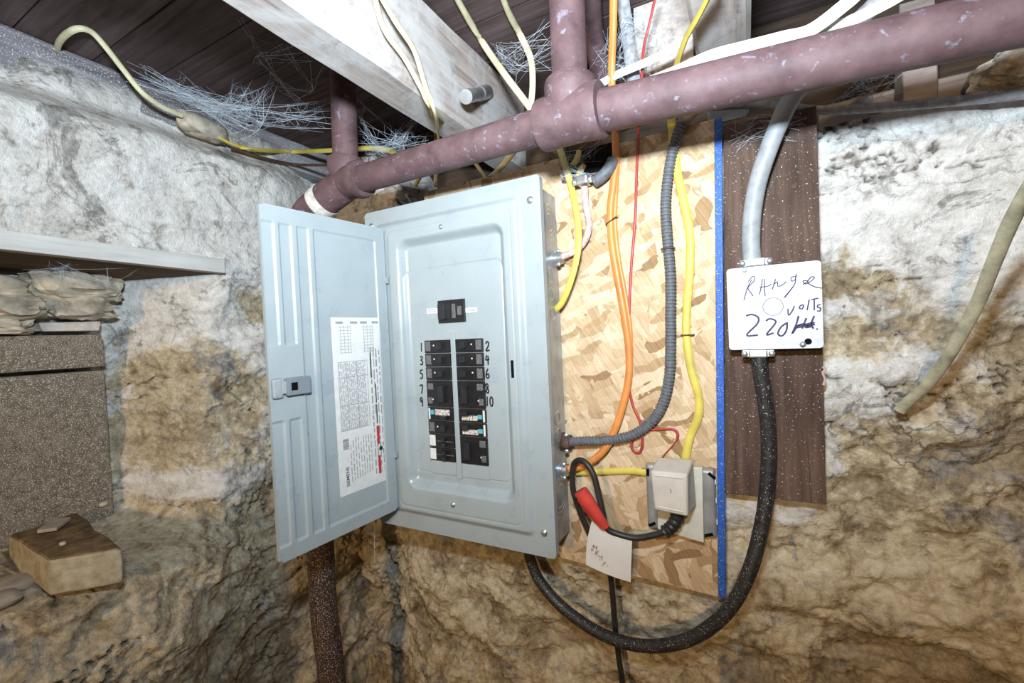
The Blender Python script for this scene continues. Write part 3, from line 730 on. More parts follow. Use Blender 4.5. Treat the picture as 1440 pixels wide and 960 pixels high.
# wiring-diagram sheet with its print
cs = [dpix(u, v) for u, v in ((464, 447), (534.5, 446), (546, 670), (479, 703))]
sL = (cs[0][0]+cs[3][0])/2; sR = (cs[1][0]+cs[2][0])/2; zT = (cs[0][1]+cs[1][1])/2; zB = (cs[2][1]+cs[3][1])/2
build('label_sheet', dbox(MB(), sR, sL, zB, zT, .0006, .0010), 'label_white', door_o)
def sh(a_, b_): return sL+(sR-sL)*a_, zB+(zT-zB)*b_        # a: left->right in the photo, b: bottom->top
def patch(mb, a0, a1, b0_, b1_, o=.0010): 
    s0_, z0_ = sh(a0, b0_); s1_, z1_ = sh(a1, b1_); return dbox(mb, min(s0_, s1_), max(s0_, s1_), z0_, z1_, o, o+.00015)
rg = random.Random(3); mb = MB()
for a_ in np.arange(.10, .62, .022):                        # tables: vertical runs of tiny type
    b_ = .36
    while b_ < .74:
        ln = rg.uniform(.01, .05); patch(mb, a_, a_+.010, b_, min(.745, b_+ln)); b_ += ln+rg.uniform(.004, .014)
for a_ in np.arange(.235, .68, .052):
    b_ = .05+a_*.06
    while b_ < .29: ln = rg.uniform(.015, .05); patch(mb, a_, a_+.014, b_, min(.31, b_+ln)); b_ += ln+rg.uniform(.005, .02)
for a0 in (.72, .78, .84, .90):
    b_ = .06
    while b_ < .78: ln = rg.uniform(.02, .06); patch(mb, a0+rg.uniform(0, .02), a0+.03, b_, b_+ln); b_ += ln+rg.uniform(.006, .02)
for a0 in (.14, .60):                                      # bus diagrams at the top
    for q in np.arange(.80, .95, .018): patch(mb, a0, a0+.22, q, q+.0022)
    for c_ in (.02, .09, .16, .21): patch(mb, a0+c_, a0+c_+.006, .795, .955)
for a0 in (.08, .36, .56, .80): patch(mb, a0, a0+.14, .965, .978)
build('fine_print', mb, 'print_gray', door_o)['kind'] = 'stuff'
mb = MB()
for q in (.36, .50, .66, .748): patch(mb, .09, .66, q, q+.0016)
for q in (.085, .24, .44, .655): patch(mb, q, q+.004, .36, .748)
for (b0_, b1_) in ((.64, .79), (.485, .60), (.36, .475)): patch(mb, .80 if b0_ < .6 else .72, .825 if b0_ < .6 else .745, b0_, b1_)
build('ruled_lines', mb, 'print_black', door_o)
for b0_, b1_ in ((.235, .345), (.055, .165)): build('red_warning_bar', patch(MB(), .79, .845, b0_, b1_, .00115), 'print_red', door_o)
mb = MB(); s_, z_ = sh(.86, .205); mb.lathe(D(s_, z_, .0011), (dn[0], dn[1], 0), [(0, .0042), (.0003, .0042)], 14); build('hand_symbol', mb, 'print_black', door_o)
mb = MB(); b_ = .255
while b_ < .315: ln = rg.uniform(.001, .003); patch(mb, .10, .21, b_, b_+ln); b_ += ln+rg.uniform(.0012, .003)
build('barcode', mb, 'print_black', door_o)
def text_mesh(txt, size, fn, name, mat, parent, bold=.0):
    cu = bpy.data.curves.new('txt', 'FONT'); cu.body = txt; cu.size = size; cu.offset = bold; cu.extrude = .0
    to = bpy.data.objects.new('txt', cu); COL.objects.link(to); dg = bpy.context.evaluated_depsgraph_get()
    me = to.evaluated_get(dg).to_mesh(); vs = [fn(v.co.x, v.co.y) for v in me.vertices]; fs = [tuple(p.vertices) for p in me.polygons]
    to.to_mesh_clear(); bpy.data.objects.remove(to); bpy.data.curves.remove(cu)
    return build(name, MB().add(vs, fs), mat, parent)
s_, z_ = sh(.185, .045)
text_mesh('SIEMENS', .0085, lambda x, y: D(s_+y*1.0, z_+x*1.08, .0013), 'maker_name', 'print_black', door_o, .0001)

# clamps on the panel's right side
def clamp(p, axis_, mat, parent, r=.011, l=.014, name='cable_clamp'):
    p = np.array(p, float); d = np.array(axis_, float)
    mb = MB().lathe(p, d, [(0, r*1.25), (.003, r*1.25), (.0032, r), (l, r*.95)], 20)
    c = build(name, mb, mat, parent)
    s = np.cross(d, (0, -1, 0)); q = p+d*l*.7
    mb = MB()
    for sg in (-1, 1): mb.lathe(q+s*sg*r*1.05+np.array((0, -r*.55, 0)), (0, -1, 0), [(0, .0034), (.004, .0034), (.005, .0018)], 12)
    build('clamp_screw', mb, 'zinc', c)
    return c
SY = .715
pk = at(786, 363, SY); clamp((BXR, SY, pk[2]), (1, 0, 0), 'zinc', panel, .011, .016)
fk = at(797, 621, SY); clamp((BXR, SY, fk[2]), (1, 0, 0), 'rusty_steel', panel, .013, .016)
ok_ = at(783, 659, SY-.012); clamp((BXR, SY-.012, ok_[2]), (1, 0, 0), 'zinc', panel, .011, .013)

# ================================================================== RANGE BOX
rb = thing('range_box', (.035, .72, -.04), 'square metal junction box marked RAnge volts 220', 'junction box')
q = [at(u, v, .70) for u, v in ((1021.5, 378.5), (1154.5, 365.5), (1158.5, 489), (1025.5, 492))]
ctl, ctr, cbr_, cbl_ = q
bm = bmesh.new()
def cut(p, a_, b_, r=.004):
    d1 = (a_-p)/np.linalg.norm(a_-p)*r; d2 = (b_-p)/np.linalg.norm(b_-p)*r; return [p+d1, p+d1*.3+d2*.3, p+d2]
loop = cut(ctl, cbl_, ctr)+cut(ctr, ctl, cbr_)+cut(cbr_, ctr, cbl_)+cut(cbl_, cbr_, ctl)
n = len(loop); vs = [(p[0], .70, p[2]) for p in loop]+[(p[0], .7022, p[2]) for p in loop]
fs = [tuple(range(n)), tuple(range(2*n-1, n-1, -1))]+[(k, (k+1) % n, n+(k+1) % n, n+k) for k in range(n)]
cov = build('cover_plate', MB().add(vs, fs), 'galv_bright', rb)
build('body', MB().box(ctl[0]+.003, cbr_[0]-.002, .7022, .7365, cbr_[2]+.003, ctr[2]-.004, .002), 'galvanized', rb)
def rp(u, v): p = at(u, v, .6994); return (p[0], .6995, p[2])
hand = [  # RAnge / volts / 220 and the scribble, pen strokes in picture coordinates
    [(1057, 393), (1051, 405), (1046, 422)], [(1052, 396), (1059, 388), (1061, 394), (1052, 404), (1055, 410), (1059, 416)],
    [(1068, 414), (1071, 400), (1072, 392)], [(1076, 416), (1075, 402), (1075, 392)], [(1068, 404), (1080, 402), (1085, 399)],
    [(1086, 407), (1089, 397), (1091, 392)], [(1088, 400), (1093, 396), (1094, 402), (1099, 401), (1106, 396)],
    [(1119, 388), (1113, 390), (1113, 395), (1118, 393), (1120, 385)], [(1119, 388), (1118, 398), (1112, 407), (1103, 418), (1107, 414), (1116, 402)],
    [(1129, 400), (1136, 395), (1129, 395), (1134, 399), (1145, 391), (1141, 389), (1136, 397), (1146, 403), (1156, 405)]]
build('handwriting', (lambda m_: (strokes(m_, hand, lambda a_, b_: rp(a_, b_), .0006), m_)[1])(MB()), 'marker_violet', cov)
hand = [[(1108, 434), (1109, 443), (1114, 437), (1117, 430)], [(1126, 429), (1124, 433), (1128, 434), (1130, 429), (1126, 429)],
        [(1138, 421), (1135, 436)], [(1141, 421), (1151, 419)], [(1145, 421), (1145, 436)],
        [(1154, 428), (1150, 429), (1150, 432), (1154, 433), (1153, 437), (1149, 437)]]
build('handwriting', (lambda m_: (strokes(m_, hand, lambda a_, b_: rp(a_, b_), .0008), m_)[1])(MB()), 'marker_violet', cov)
hand = [[(1049, 444), (1057, 442), (1066, 446), (1065, 455), (1050, 471), (1066, 471)],
        [(1077, 451), (1083, 448), (1091, 453), (1078, 470), (1088, 468)], [(1106, 454), (1098, 460), (1094, 469), (1100, 472), (1106, 464), (1107, 453)],
        [(1123, 444), (1120, 455), (1114, 469), (1122, 458), (1130, 455)], [(1118, 461), (1134, 458), (1146, 456)], [(1119, 458), (1132, 456), (1145, 453), (1132, 460), (1142, 459)],
        [(1134, 447), (1128, 462)], [(1145, 444), (1141, 455), (1144, 462)], [(1148, 463), (1150, 462)]]
build('handwriting', (lambda m_: (strokes(m_, hand, lambda a_, b_: rp(a_, b_), .0011), m_)[1])(MB()), 'marker_violet', cov)
p = at(1087, 431, .70); build('knockout_ring', MB().ring((p[0], .7000, p[2]), (0, -1, 0), .0120, .0005, 36), 'galvanized', cov)
p = at(1136.5, 480, .70); build('screw_hole', MB().lathe((p[0], .7002, p[2]), (0, -1, 0), [(0, .0042), (.0004, .0042)], 20), 'black_hole', cov)
p = at(1129, 484, .70); screw(p[0], p[2], .70, .004, cov)
p = at(1047, 380, .70); screw(p[0], p[2], .70, .0032, cov)
for (u, v, nm, zz) in ((1063, 369, 'cable_clamp', 1), (1066, 497, 'cable_clamp', -1)):
    p = at(u, v, .705); mb = MB().box(p[0]-.020, p[0]+.020, .703, .709, p[2]-.005, p[2]+.005, .0015)
    mb.box(p[0]-.0115, p[0]+.0115, .698, .724, p[2]-.0055, p[2]+.0055, .002)
    c_ = build(nm, mb, 'zinc', rb)
    for sg in (-1, 1): build('clamp_screw', MB().lathe((p[0]+sg*.0165, .703, p[2]), (0, -1, 0), [(0, .0042), (.002, .0042), (.0035, .002)], 14), 'zinc', c_)

# ================================================================== THE BROWN PIPE
pipe = thing('drain_pipe', (-.79, .60, -1.45), 'brown painted iron pipe crossing over the panel and dropping to floor', 'pipe')
PYY = .578
def axis_pt(x): return np.array([x, PYY, .308+(.0125)*(x+.40)/.62])
A = at(487, 258, .612); B = at(803, 166, PYY)
A = np.array([A[0], .612, A[2]])
E = at(1350, 42, PYY); E2 = B+(E-B)*2.6
def wav(p, q, n=24, amp=.0): return [p+(q-p)*i/(n-1) for i in range(n)]
build('pipe_run', MB().sweep(wav(A, B), .0247, None, (0, 0, 1), 28), 'pipe_paint', pipe)
build('pipe_run', MB().sweep(wav(B, E2), .0262, None, (0, 0, 1), 28), 'pipe_paint', pipe)
dAB = (B-A)/np.linalg.norm(B-A); dBE = (E-B)/np.linalg.norm(E-B)
teeb = MB().lathe(B-dAB*.045, dAB, [(0, 0.02595), (0.00043, 0.03330), (0.00346, 0.03460), (0.01557, 0.03503), (0.02595, 0.03374), (0.06055, 0.03374), (0.07439, 0.03503), (0.08650, 0.03590), (0.08996, 0.03417), (0.09039, 0.02681)], 32)
ub = at(797, 20, PYY)-at(801, 130, PYY); ub /= np.linalg.norm(ub)
teeb.lathe(B, ub, [(0, 0.03200), (0.02595, 0.03244), (0.02941, 0.03460), (0.04325, 0.03503), (0.04844, 0.03374), (0.04887, 0.02508)], 32)
build('tee_fitting', teeb, 'pipe_paint', pipe)
build('riser', MB().sweep(wav(B, B+ub*.36, 8), .0240, None, (0, -1, 0), 28), 'pipe_paint', pipe)
uA = np.array([.01, .02, 1.0]); uA /= np.linalg.norm(uA)
teea = MB().lathe(A+dAB*.050, -dAB, [(0, 0.02508), (0.00043, 0.03244), (0.00432, 0.03417), (0.01384, 0.03460), (0.02249, 0.03114), (0.06055, 0.03114)], 32)
teea.lathe(A-uA*.0035, uA, [(0, 0.03028), (0.02595, 0.03071), (0.03114, 0.03330), (0.04498, 0.03374), (0.04931, 0.03200), (0.04974, 0.02422)], 32)
build('tee_fitting', teea, 'pipe_paint', pipe)
build('riser', MB().sweep(wav(A, A+uA*.30, 8), .0235, None, (0, -1, 0), 28), 'pipe_paint', pipe)
e1 = at(455, 283, .605); e2 = at(433, 305, .600)
dn_ = at(452, 800, .600); dn2 = at(467, 958, .600)
el = smooth([A, e1, (e2[0]-.002, .600, e2[2]), (e2[0]+.003, .600, e2[2]-.055), (e2[0]+.006, .600, e2[2]-.12)], 8)
build('elbow', MB().sweep(el, .0312, None, (0, -1, 0), 28), 'pipe_paint', pipe)
wb = e1+(e1-A)/np.linalg.norm(e1-A)*.004; dd = (e1-A)/np.linalg.norm(e1-A)
build('plaster_band', MB().lathe(wb-dd*.011, dd, [(0, .0300), (.0005, .0325), (.010, .0332), (.021, .0326), (.0215, .0300)], 28), 'plaster_band', pipe)
lo = [np.array([e2[0]+.005, .600, e2[2]-.09])]; lo += [np.array([dn_[0], .600, dn_[2]]), np.array([dn2[0], .600, dn2[2]])]
lo += [lo[-1]+(lo[-1]-lo[-2])/np.linalg.norm(lo[-1]-lo[-2])*.62]
lo[-1][2] = max(lo[-1][2], -1.45)
build('lower_pipe', MB().sweep(smooth(lo, 8), .0262, None, (0, -1, 0), 28), 'pipe_dusty', pipe)
# vent branch that leans behind the riser
pb_ = px((826, -30, .80), (836, 60, .80), (852, 118, .80))
tag(build('branch_pipe', MB().sweep(smooth(pb_, 4), .019, None, (0, -1, 0), 20), 'pipe_paint'), 'short pink-brown pipe leaning behind the upright riser', 'pipe')

# ================================================================== CABLES
def cable(name, label, mat, pts, a, b=None, hint=(0, -1, 0), k=8, n=10, parent=None, cat='cable', group=None):
    o = build(name, MB().sweep(smooth(pts, k), a, b, hint, n), mat, parent)
    if parent is None: tag(o, label, cat, group)
    return o
def staple(u, v, Y, w_, parent, tilt=0.0, mat='brown_steel'):
    p = at(u, v, Y); dx = np.array([math.cos(tilt), 0, math.sin(tilt)])
    mb = MB().sweep(smooth([p-dx*w_+np.array((0, .009, 0)), p-dx*w_*.9, p, p+dx*w_*.9, p+dx*w_+np.array((0, .009, 0))], 4), .0012, None, (0, -1, .3), 8)
    return build('staple', mb, mat, parent)
OS = .7315        # cable centre when lying on the strand board
# on the board
c = cable('yellow_cable', 'yellow flat cable running down the board into the outlet box', 'nm_yellow',
          px((1010, -30, .53), (985, 18, .585), (962, 60, .64), (949, 105, .70), (944, 150, .726), (946, 190, .730), (952, 240, .730), (962, 285, .730), (970, 330, .730), (970, 380, .730), (966, 430, .731), (965, 470, .731), (972, 520, .731), (982, 555, .731), (982, 585, .731), (970, 615, .731), (963, 650, .730)), .0062, .0030)
staple(966.5, 471, .7275, .009, c)
c = cable('yellow_cable', 'yellow cable bowing out and entering the panel side beneath the pink cable', 'nm_yellow',
          px((782, 190, .735), (788, 212, .728), (797, 240, .720), (806, 275, .712), (813, 315, .705), (813, 350, .703), (804, 390, .704), (790, 425, .708), (774, 441, .715)), .0056, .0030)
c = cable('yellow_cable', 'short yellow cable between panel clamp and outlet box', 'nm_yellow',
          px((785, 664, .716), (810, 664, .724), (850, 663, .729), (885, 662, .730), (912, 665, .729)), .0056, .0030)
c = cable('orange_cable', 'orange cable hanging past the pipe and curving into the panel clamp', 'nm_orange',
          px((863, -25, .66), (862, 40, .69), (860, 110, .72), (864, 180, .727), (866, 220, .728), (862, 260, .729), (858, 295, .730), (860, 340, .730), (868, 390, .730), (877, 440, .730), (884, 490, .730), (884, 530, .729), (877, 565, .727), (866, 600, .724), (850, 632, .719), (825, 652, .713), (800, 659, .706), (781, 659, .703)), .0060, .0034)
staple(859, 310, .726, .010, c, .5)
c = cable('orange_cable', 'second orange cable strand lying close beside the curving one', 'nm_orange',
          px((866, 170, .732), (868, 225, .732), (866, 270, .7325), (864, 310, .7325), (869, 360, .7325), (878, 410, .7325), (885, 455, .7325), (887, 500, .7325)), .0042, .0022)
c = cable('red_wire', 'thin red thermostat wire wandering down the board', 'red_wire',
          px((924, -15, .70), (914, 30, .72), (905, 70, .73), (902, 120, .731), (898, 180, .732), (895, 250, .732), (893, 310, .732), (888, 370, .732), (885, 430, .732), (884, 500, .732), (884, 540, .731), (890, 570, .730), (899, 590, .728), (903, 610, .727), (903, 627, .728)), .0022, .0014)
cable('red_wire', 'looped red wire end curling below the grey conduit', 'red_wire',
      px((903, 628, .730), (899, 636, .730), (891, 634, .730), (888, 624, .730), (895, 613, .730), (912, 605, .731), (935, 603, .731), (948, 604, .731), (953, 610, .731), (952, 618, .731)), .0021, .0014, k=6)
cable('red_wire', 'short thin red wire tail above the beige adapter', 'red_wire', px((952, 618, .731), (945, 627, .730), (935, 638, .728), (929, 646, .726)), .0009, .0009)
# pink cable and its connector at the dark gap
c = cable('pink_cable', 'pinkish cloth cable bending from small connector into the panel', 'pink_cable',
          px((822, 262, .712), (823, 285, .716), (828, 312, .722), (824, 335, .722), (812, 350, .720), (797, 358, .717), (786, 362, .715)), .0058, .0048)
# armoured conduit
fp = smooth(px((978, 140, .715), (962, 165, .722), (948, 205, .726), (940, 245, .726), (936, 290, .726), (939, 340, .726), (943, 390, .726), (943, 440, .726), (943, 490, .726), (941, 530, .726), (933, 565, .725), (917, 592, .724), (890, 611, .722), (855, 619, .720), (825, 620, .717), (797, 621, .715)), 26)
P = np.array(fp); L = np.concatenate([[0], np.cumsum(np.linalg.norm(np.diff(P, axis=0), axis=1))]); tt = np.arange(0, L[-1], .0011)
P = np.stack([np.interp(tt, L, P[:, i]) for i in range(3)], 1); rad = 1+.10*np.where((np.arange(len(tt)) % 5) < 3, 1, -1)
c = tag(build('armored_conduit', MB().sweep(P, .0076, None, (0, -1, 0), 12, rad), 'flex_gray'), 'dark grey ribbed armoured conduit curving into the panel side', 'conduit')
staple(938.5, 349, .7175, .0095, c)
# range cables
cable('range_cable', 'thick pale grey cable dropping into the top of the range box', 'se_gray',
      px((1240, 60, .72), (1180, 92, .70), (1140, 110, .695), (1112, 140, .698), (1095, 175, .702), (1080, 212, .706), (1066, 255, .710), (1058, 300, .711), (1056, 340, .711), (1058, 368, .711)), .0118, .0095, n=16)
cable('range_cable', 'thick black cable looping below the panel from the range box', 'rubber_black',
      px((1067, 495, .711), (1069, 520, .712), (1077, 570, .716), (1081, 620, .718), (1079, 680, .716), (1071, 740, .710), (1052, 808, .700), (1020, 862, .695), (970, 898, .695), (910, 908, .700), (850, 893, .705), (795, 857, .715), (760, 818, .720), (746, 786, .721), (742, 765, .721)), .0100, .0100, n=16)
# ceiling cables
J = -.440
def jx(*q): return [atx(u, v, J+o_) for u, v, o_ in q]
cable('ceiling_cable', 'yellow cable coloured overexposed cream, bowed along the joist side, outer of the pair', 'nm_cream_overexposed',
      jx((530, -15, .012), (556, 30, .020), (582, 70, .022), (598, 120, .018), (612, 160, .016))+px((617, 205, .76), (612, 262, .752)), .0056, .0030, (1, 0, 0))
cable('ceiling_cable', 'yellow cable coloured overexposed cream, stapled on the joist side, inner of the pair', 'nm_cream_overexposed',
      jx((524, -15, .006), (540, 40, .008), (568, 80, .008), (590, 120, .010), (606, 150, .012))+px((634, 178, .72), (655, 210, .72), (676, 240, .75), (690, 262, .755)), .0056, .0030, (1, 0, 0))
cable('ceiling_cable', 'third yellow cable dropping straight behind the pipe from the joist pair', 'nm_yellow',
      jx((600, 128, .014), (606, 150, .014))+px((609, 175, .74), (612, 205, .755), (584, 262, .757)), .0050, .0028, (1, 0, 0))
cable('ceiling_cable', 'long yellow cable coloured overexposed cream, slanting from the planks down to the tee', 'nm_cream_overexposed',
      px((634, -20, .74), (652, 15, .735), (680, 62, .73), (710, 105, .725), (735, 138, .722), (755, 165, .722), (775, 200, .728)), .0060, .0048)
cable('ceiling_cable', 'bent yellow cable coloured overexposed cream, left of the riser, turning down at the tee', 'nm_cream_overexposed',
      px((700, -25, .76), (714, 15, .755), (732, 50, .75), (746, 82, .745), (749, 115, .742), (746, 150, .742), (738, 190, .744), (700, 240, .753), (672, 262, .757)), .0060, .0048)
cable('ceiling_cable', 'white cable slanting up right behind orange and red wires', 'nm_white',
      px((836, 122, .72), (870, 104, .72), (920, 82, .715), (965, 55, .71), (1005, 22, .70), (1040, -8, .69)), .0066, .0036)
cable('ceiling_cable', 'white cable lying along the top of the pipe', 'nm_white',
      px((895, 122, .605), (950, 100, .600), (1000, 78, .598), (1050, 65, .596), (1098, 53, .594), (1140, 42, .59), (1190, 5, .58), (1215, -18, .57)), .0072, .0040)
cable('ceiling_cable', 'second white cable resting on the pipe at upper right', 'nm_white',
      px((1085, 60, .612), (1130, 46, .608), (1185, 33, .60), (1240, 8, .59), (1285, -18, .58)), .0062, .0036)
cable('grey_conduit', 'pale grey flat cable coming down behind the pipe, right of the orange', 'cloth_gray',
      px((872, -20, .76), (880, 30, .755), (886, 75, .75), (893, 125, .745)), .0105, .006, cat='conduit')
cable('grey_conduit', 'pale blue-grey conduit rising behind the pipe at top right', 'cloth_gray',
      px((1195, 40, .72), (1222, 15, .71), (1255, -20, .70)), .011, cat='conduit')
cable('grey_conduit', 'thin grey conduit running along the back wall top', 'cloth_gray',
      px((985, 152, .745), (1040, 147, .755), (1095, 148, .765), (1150, 155, .77), (1210, 153, .77), (1290, 147, .765), (1370, 140, .755), (1460, 130, .745), (1620, 110, .73)), .0062, cat='conduit')
tag(build('conduit_coupling', MB().sweep(smooth(px((960, 172, .725), (975, 155, .722), (985, 150, .73), (1000, 146, .74)), 6), .0095, None, (0, -1, 0), 16), 'dusty_cable'), 'dusty coupling where the ribbed conduit meets the wall-top conduit', 'coupling')
cable('dusty_cable', 'dusty beige cable stub passing behind the pipe by the orange cable', 'dusty_cable',
      px((857, 186, .728), (880, 180, .728), (905, 170, .73), (935, 158, .735)), .005, .004)
cable('wall_cable', 'pale cable looping from the sill beam hole down the left wall', 'nm_cream_overexposed',
      [atx(u, v, x_) for u, v, x_ in ((80, 70, -1.08), (84, 58, -1.03), (96, 46, -.985), (112, 40, -.965), (130, 46, -.965), (150, 68, -.972), (175, 100, -.98), (200, 130, -.985), (228, 150, -.995), (255, 162, -1.01))], .0050, .0040, (1, 0, 0))
cable('wall_cable', 'yellow cable running from the left wall behind the short riser', 'nm_yellow',
      [atx(305, 192, -1.02), atx(330, 204, -1.02), atx(365, 211, -1.02)]+px((410, 213, .80), (450, 212, .785), (490, 210, .78), (520, 208, .78), (548, 212, .785), (566, 226, .78)), .0056, .0034)
o = build('dust_clump', rock(atx(285, 180, -1.03), (.022, .045, .022), 44, 3, .5), 'mortar_stone'); tag(o, 'dusty plaster clump where the wall cable vanishes', 'clump')
cable('dark_rod', 'dark thin rod lying on the left wall top beneath the yellow cable', 'brown_steel',
      [atx(325, 208, -1.03), atx(370, 222, -1.03)]+px((415, 231, .79), (455, 232, .78), (470, 232, .775)), .0035)
cable('hanging_cable', 'stiff beige cable hanging free in front of the right wall', 'uf_beige',
      px((1475, 220, .52), (1440, 278, .56), (1418, 320, .59), (1395, 375, .62), (1375, 425, .65), (1340, 490, .68), (1305, 540, .71), (1278, 564, .73), (1264, 578, .735)), .0066, .0045, n=12)
# cut conduit stub on the joist
p0, p1 = atx(655, 136, -.412), atx(684, 129, -.446)
tag(build('conduit_stub', MB().sweep([p0, p0+(p1-p0)*.6, p0+(p1-p0)*.61, p1], 1, 1, (0, 0, 1), 20, [.0118, .0118, .0136, .0136]), 'zinc'), 'short cut silver conduit stub sticking out of the joist', 'conduit')
cable('black_wire', 'short black wire bent behind the top of the riser', 'cord_black', px((832, -8, .75), (826, 8, .74), (822, 22, .735), (821, 36, .735)), .0022)

p = at(914, 44, .80)
tag(build('porcelain_knob', MB().lathe((p[0], p[1], p[2]-.03), (0, 0, 1), [(0, .007), (.004, .0105), (.016, .0115), (.020, .008), (.026, .008), (.030, .0115), (.044, .011), (.048, .006), (.070, .003)], 20), 'label_white'), 'small white porcelain knob behind the red wire at the ceiling', 'insulator')

# gap in the strand board, its shade a flat black sheet, with its connector
jb = thing('dark_gap', (-.25, .73, .235), 'gap under the pipe tee, its shade painted as a black sheet, webbed over', 'junction box')
q0, q1 = at(793, 256, .7345), at(862, 200, .7345)
mb = MB().box(q0[0], q1[0], .7325, .7349, q0[2], q1[2], .001); build('shade_sheet', mb, 'void_shade', jb)
p = at(822, 258, .722)
build('back_rim', MB().box(q0[0], q1[0], .722, .735, q0[2]-.003, q0[2]+.001, .001), 'rusty_steel', jb)
mb = MB().box(p[0]-.017, p[0]+.017, .705, .711, p[2]-.005, p[2]+.005, .002); mb.box(p[0]-.010, p[0]+.010, .704, .73, p[2]-.004, p[2]+.010, .003)
c_ = build('cable_clamp', mb, 'zinc', jb)
for sg in (-1, 1): build('clamp_screw', MB().lathe((p[0]+sg*.013, .705, p[2]), (0, -1, 0), [(0, .0035), (.002, .0035), (.003, .0015)], 12), 'zinc', c_)
o = tag(build('taped_stub', MB().sweep(smooth(px((836, 256, .722), (848, 247, .720), (857, 236, .722), (862, 226, .728)), 5), .010, None, (0, -1, 0), 14, None), 'flex_gray'), 'dark grey taped cable stub beside the pink cable connector', 'cable')
for k, q_ in enumerate((((806, 232, .73), (812, 222, .733), (815, 212, .734)), ((812, 252, .728), (816, 240, .731), (822, 232, .734)))):
    cable('yellow_cable', ('upper' if k == 0 else 'lower')+' short yellow cable stub in the dark gap', 'nm_yellow', px(*q_), .0058, .0032)

# ================================================================== OUTLET, ADAPTER, TAG
ob = thing('outlet_box', (-.085, .735, -.30), 'galvanized outlet box with ivory cover plate low on the board', 'outlet')
m4 = [at(u, v, .722) for u, v in ((906, 656), (1006, 655), (1008, 758), (912, 742))]
x0 = (m4[0][0]+m4[3][0])/2; x1 = (m4[1][0]+m4[2][0])/2; z1 = (m4[0][2]+m4[1][2])/2; z0 = (m4[2][2]+m4[3][2])/2
build('bracket', MB().hexa([(x0, .721, z0), (x1, .721, z0), (x1, .7347, z0), (x0, .7347, z0), (x0, .721, z1), (x1, .721, z1), (x1, .7347, z1), (x0, .7347, z1)], .006, 3), 'galvanized', ob)
for u, v, an in ((1001, 669, -.7), (997, 752, .4), (917, 737, .5), (911, 664, 1.5)):
    p = at(u, v, .7208); d = np.array([math.cos(an), 0, math.sin(an)])*.006
    build('slot', MB().sweep([np.array([p[0], .7207, p[2]])-d, np.array([p[0], .7207, p[2]])+d], .0024, .0004, (0, -1, 0), 8), 'black_hole', ob)
for v in (677, 703, 733): p = at(1010, v, .727); build('tab', MB().box(x1-.001, x1+.0012, .724, .729, p[2]-.004, p[2]+.004), 'galv_bright', ob)
pl = [at(u, v, .715) for u, v in ((925, 656), (988, 657), (990, 763), (925, 744))]
build('cover_plate', MB().hexa([(pl[3][0], .714, pl[3][2]), (pl[2][0], .714, pl[2][2]), (pl[2][0], .7212, pl[2][2]), (pl[3][0], .7212, pl[3][2]), (pl[0][0], .714, pl[0][2]), (pl[1][0], .714, pl[1][2]), (pl[1][0], .7212, pl[1][2]), (pl[0][0], .7212, pl[0][2])], .0015), 'plate_ivory', ob)
f4 = [at(u, v, .664) for u, v in ((914, 662), (967, 667), (967, 727), (920, 717))]
k4 = [at(u, v, .7135) for u, v in ((924, 642), (975, 645), (980, 712), (928, 704))]
ad = thing('power_adapter', (-.115, .69, -.27), 'beige plug-in power adapter on the outlet cover', 'adapter')
build('body', MB().hexa([f4[3], f4[2], k4[2], k4[3], f4[0], f4[1], k4[1], k4[0]], .0045, 3), 'adapter_beige', ad)
i4 = lambda a_, b_: (f4[0]*(1-a_)+f4[1]*a_)*(1-b_)+(f4[3]*(1-a_)+f4[2]*a_)*b_
for b_ in (.10, .90):
    g0, g1 = i4(.12, b_), i4(.88, b_); build('molded_rib', MB().sweep([g0+np.array((0, -.0002, 0)), g1+np.array((0, -.0002, 0))], .0014, .0008, (0, -1, 0), 8), 'adapter_beige', ad)
g0 = i4(.52, .44); build('molded_mark', MB().sweep(smooth([g0+np.array((-.001, -.0003, .003)), g0+np.array((.0015, -.0003, .001)), g0+np.array((0, -.0003, -.003))], 4), .0006, .0003, (0, -1, 0), 6), 'smudge', ad)
# cord
cord = thing('black_cable', (-.17, .70, -.45), 'thin black cable from the adapter, looping up and hanging to floor', 'cable')
pg = smooth(px((955, 716, .690), (951, 730, .690), (944, 741, .690), (936, 747, .690)), 5)
build('plug', MB().sweep(pg, .0085, .0085, (0, -1, 0), 14, [1.1+.12*math.sin(i*2.2) if i > 4 else 1.25 for i in range(len(pg))]), 'cord_black', cord)
build('wire', MB().sweep(smooth(px((938, 746, .690), (920, 752, .690), (895, 756, .690), (870, 751, .688), (853, 742, .684), (848, 722, .682), (842, 695, .682), (835, 668, .683), (825, 652, .685), (815, 647, .690), (807, 653, .697), (805, 672, .700), (807, 692, .702), (820, 730, .712), (842, 775, .722), (856, 800, .728), (861, 830, .732), (865, 880, .735), (871, 930, .735), (876, 965, .735), (890, 1100, .73)), 7), .0050, None, (0, -1, 0), 12), 'cord_black', cord)
r0, r1 = at(816, 690, .672), at(852, 742, .678)
dd = (r1-r0)/np.linalg.norm(r1-r0); Ln = float(np.linalg.norm(r1-r0))
rc = thing('red_clip', r1, 'red tapered plastic clip boot holding the paper tag', 'clip')
build('boot', MB().sweep([r0-dd*.001, r0, r0+dd*Ln*.25, r0+dd*Ln*.6, r0+dd*Ln*.93, r0+dd*Ln], .0125, .0100, (0, -1, 0), 18, [.80, .98, 1.0, .82, .60, .52]), 'red_plastic', rc)
s_ = np.cross(dd, (0, -1, 0))
build('seam', MB().sweep([r0+dd*.006+s_*.004+np.array((0, -.0088, 0)), r0+dd*Ln*.9+s_*.002+np.array((0, -.0055, 0))], .0009, .0009, (0, -1, 0), 6), 'print_red', rc)
